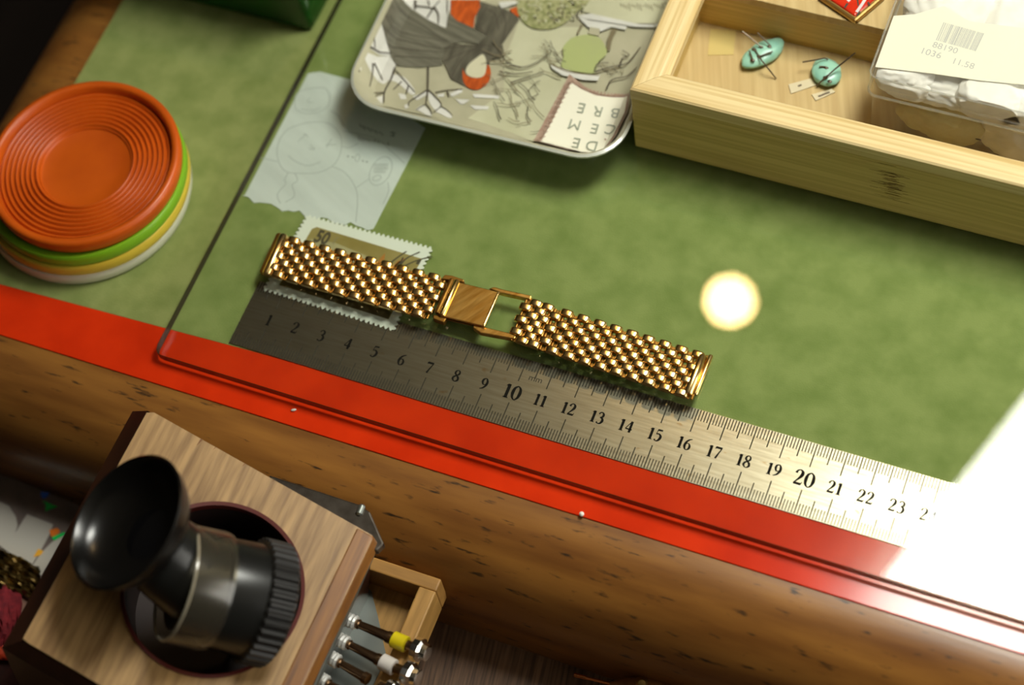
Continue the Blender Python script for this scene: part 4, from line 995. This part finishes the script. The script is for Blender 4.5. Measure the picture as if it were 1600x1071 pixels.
# ------------------------------------------------------------------ loupe standing in the well
lp0 = thing('loupe', hc, 'black watchmaker loupe with flared eyecup and clear ring leaning in the tool box well', 'loupe')
a1 = Vector((-.771, -.258, .58)).normalized(); a2 = Vector((-.527, .026, .848)).normalized()
E0 = P(436, 948, 1.7); rimc = E0 + a1 * 3.35
bm = bmesh.new(); lathe(bm, [(0, 0), (1.55, 0), (1.82, .1), (1.86, .2), (1.86, .95), (1.78, 1.02), (0, 1.02)], E0, a1, 160, ribs=(.15, .96, .09, 2)); obj('ribbed_base', bm, M['ribpl'], lp0)
bm = bmesh.new(); lathe(bm, [(0, 1.0), (1.76, 1.0), (1.70, 2.0), (1.66, 2.15), (1.50, 2.2), (1.42, 3.2), (0, 3.2)], E0, a1, 96); obj('barrel', bm, M['blackpl'], lp0, True)
bm = bmesh.new(); lathe(bm, [(1.68, 2.05), (1.80, 2.1), (1.84, 2.25), (1.80, 3.35), (1.70, 3.35), (1.72, 2.3), (1.66, 2.15)], E0, a1, 96); obj('clear_ring', bm, M['clearring'], lp0, True)
bm = bmesh.new(); ring = []
for k in range(65):
    t = 2 * math.pi * k / 64; xx = a1.cross(Vector((0, 0, 1))).normalized(); yy = a1.cross(xx); ring.append(E0 + a1 * 3.35 + (xx * math.cos(t) + yy * math.sin(t)) * 1.76)
tube(bm, ring, .05, 8); obj('ring_edge', bm, mat('acrylic_edge', (.30, .27, .20), .2, coat=.5), lp0, True)
rb = rimc - a1 * .9
cupc = P(196, 815, rimc.z + 1.9)
ax2 = (cupc - rb).normalized(); Lc = (cupc - rb).length
bm = bmesh.new(); lathe(bm, [(0, 0), (1.30, 0), (1.28, Lc * .45), (1.22, Lc * .62)], rb, ax2, 96); lathe(bm, [(1.22, Lc * .6), (1.30, Lc * .66)], rb, ax2, 96); obj('inner_tube', bm, M['blackpl'], lp0, True)
ac = (a2 + Vector((.08, -.12, .05))).normalized()
cb0 = cupc - ac * 1.35
bm = bmesh.new(); lathe(bm, [(1.22, .0), (1.5, .25), (1.85, .60), (2.06, .95), (2.14, 1.24), (2.18, 1.34), (2.12, 1.39), (2.05, 1.33), (1.96, 1.05), (1.74, .76), (1.4, .52), (1.05, .40), (.85, .37), (.8, .36)], cb0, ac, 96); obj('eyecup', bm, M['rubber'], lp0, True)
bm = bmesh.new(); lathe(bm, [(.85, .36), (.6, .41), (0, .45)], cb0, ac, 48); obj('lens', bm, M['lens'], lp0, True)

# ------------------------------------------------------------------ things at the lower left
zs_ = -5.44
g3 = lambda l: Z(0, 700, 2.8875, l)
hc_ = thing('hologram_card', P(50, 800, -5.5), 'dark holographic card with pale cut-out shapes and coloured glints, left of the tool box', 'card')
bm = bmesh.new(); prism(bm, pxy(g3([(-150, 50), (360, 262), (200, 640), (-150, 480)]), zs_), -5.5, zs_); obj('film_sheet', bm, M['holo'], hc_)
bm = bmesh.new()
for l in ([(-60, 240), (0, 245), (40, 262), (70, 310), (78, 350), (65, 390), (122, 300), (238, 345), (222, 390), (180, 470), (132, 545), (-60, 395)], [(290, 396), (235, 500), (186, 578), (136, 548), (185, 475), (235, 425)]):
    prism(bm, pxy(g3(l), zs_ + .03), zs_, zs_ + .03)
obj('pale_shape', bm, M['cardw'], hc_)
for nm, ls in (('blue', [[(182, 198), (222, 200), (214, 218), (196, 230), (186, 225)]]), ('green', [[(190, 238), (256, 264), (204, 284), (206, 256)], [(234, 404), (292, 380), (296, 390), (250, 416), (238, 414)]]),
               ('orange', [[(222, 372), (258, 362), (270, 372), (264, 384), (240, 403), (230, 400)]]), ('amber', [[(172, 456), (196, 466), (184, 484), (150, 494)]])):
    bm = bmesh.new()
    for l in ls: prism(bm, pxy(g3(l), zs_ + .05), zs_, zs_ + .05)
    obj('foil_glint', bm, M['fleck_' + nm], hc_)  # sparkle of the holographic film, painted as bright coloured facets
bm = bmesh.new(); NX = 26
grid = []
for i in range(NX):
    row = []
    for j in range(NX):
        a, b = i / (NX - 1), j / (NX - 1); u = -30 + 95 * a + 8 * b; v = 845 + 50 * a * .9 + 60 * b; q = P(u, v, -5.3)
        q.z = -5.05 + .38 * noise.noise(Vector((a * 5, b * 7, 3))) + .2 * noise.noise(Vector((a * 13, b * 17, 9))); row.append(bm.verts.new(q))
    grid.append(row)
for i in range(NX - 1):
    for j in range(NX - 1): bm.faces.new((grid[i][j], grid[i + 1][j], grid[i + 1][j + 1], grid[i][j + 1]))
ext = bmesh.ops.extrude_face_region(bm, geom=list(bm.faces))
bmesh.ops.translate(bm, verts=[g for g in ext['geom'] if isinstance(g, bmesh.types.BMVert)], vec=(0, 0, -.03))
tag(obj('crumpled_foil', bm, M['foil'], None, True), 'crumpled gold foil below the hologram card at the left edge', 'foil')
bm = bmesh.new(); prism(bm, pxy(g3([(60, 645), (150, 668), (78, 800), (30, 760)]), -5.35), -5.5, -5.35); tag(obj('pink_card', bm, M['pink']), 'small dull pink card between the gold foil and the tool box', 'card')
bm = bmesh.new()
random.seed(11)
for k in range(26):
    u0, v0 = 3 + random.uniform(-22, 22), 922 + random.uniform(-6, 8); pts = []
    for j in range(7):
        t = j / 6; pts.append(P(u0 + (8 + random.uniform(-2, 2)) * t + 6 * math.sin(t * 5 + k), v0 + 95 * t, -5.1 + .5 * math.sin(t * 3.14) * random.uniform(.4, 1)))
    tube(bm, pts, .09, 6)
tag(obj('crimson_tassel', bm, M['yarn'], None, True), 'crimson yarn tassel hanging at the left edge below the gold foil', 'tassel')
lump('orange_wrapper', P(3, 1012, -5.2), (.7, .5, .3), M['orangered'], None, 90, amp=.3); tag(bpy.data.objects['orange_wrapper'], 'orange-red crumpled wrapper at the left edge under the tassel', 'wrapper')
bm = bmesh.new(); sp = [P(58, 1038, -5.2), P(85, 1052, -5.15), P(112, 1071, -5.2)]
for k in range(6):
    a = P(50 + k * 11, 1034 + k * 6.5, -5.15); b = P(59 + k * 11, 1040 + k * 6.5, -5.15); tube(bm, [a, b], .14, 8, k % 3)
tag(obj('striped_ribbon', bm, [M['cardw'], M['orangered'], M['yarn']], None, True), 'red and cream striped ribbon edge below the left corner of the tool box', 'ribbon')
bm = bmesh.new(); prism(bm, pxy([(-60, 985), (40, 1010), (150, 1090), (-60, 1120)], -5.4), -5.5, -5.38); tag(obj('dark_red_cloth', bm, mat('dark_red_cloth', (.05, .008, .006), .8, col2=(.02, .004, .003), nscale=2)), 'dark red cloth lying under the ribbon in the bottom left corner', 'cloth')

# ------------------------------------------------------------------ copper-tipped tool with wooden handle, bottom centre
ct = thing('burnisher', P(1000, 1075, -5.5), 'small tool with copper tip and wooden handle at the bottom centre edge', 'tool')
bm = bmesh.new(); a, b = P(897, 1055, -4.6), P(958, 1070, -4.6); knurl(bm, a, a + (b - a) * .3, .075, 4); tube(bm, [a + (b - a) * .3, b], .05, 8); obj('tip', bm, M['copper'], ct, True)
bm = bmesh.new(); c_ = P(1010, 1078, -4.5); e = P(1075, 1100, -4.4); tube(bm, [b - (c_ - b) * .1, b + (c_ - b) * .3, c_, e], [.06, .28, .5, .5], 20); obj('handle', bm, M['handle'], ct, True)
bm = bmesh.new(); lathe(bm, [(0, .22), (.12, .2), (.2, .1), (.22, 0), (0, 0)], P(1002, 1067, -4.0), (-RZ), 24); obj('brass_stud', bm, M['brass'], ct, True)

# ------------------------------------------------------------------ tiny things
bm = bmesh.new(); q = P(909, 805, .02); bmesh.ops.create_icosphere(bm, subdivisions=2, radius=.085, matrix=Matrix.Translation(q + Vector((0, 0, .07)))); tag(obj('white_bead', bm, mat('white_bead_gloss', (.9, .86, .75), .15), None, True), 'tiny glossy white bead on the outer edge of the red strip', 'bead')
bm = bmesh.new(); q = P(459, 641.5, .02); bmesh.ops.create_icosphere(bm, subdivisions=2, radius=1, matrix=Matrix.Translation(q + Vector((0, 0, .03))) @ Matrix.Rotation(.5, 4, 'Z') @ Matrix.Diagonal((.10, .05, .035, 1))); tag(obj('pale_chip', bm, M['cardw'], None, True), 'tiny pale chip on the red strip in front of the glass', 'chip')
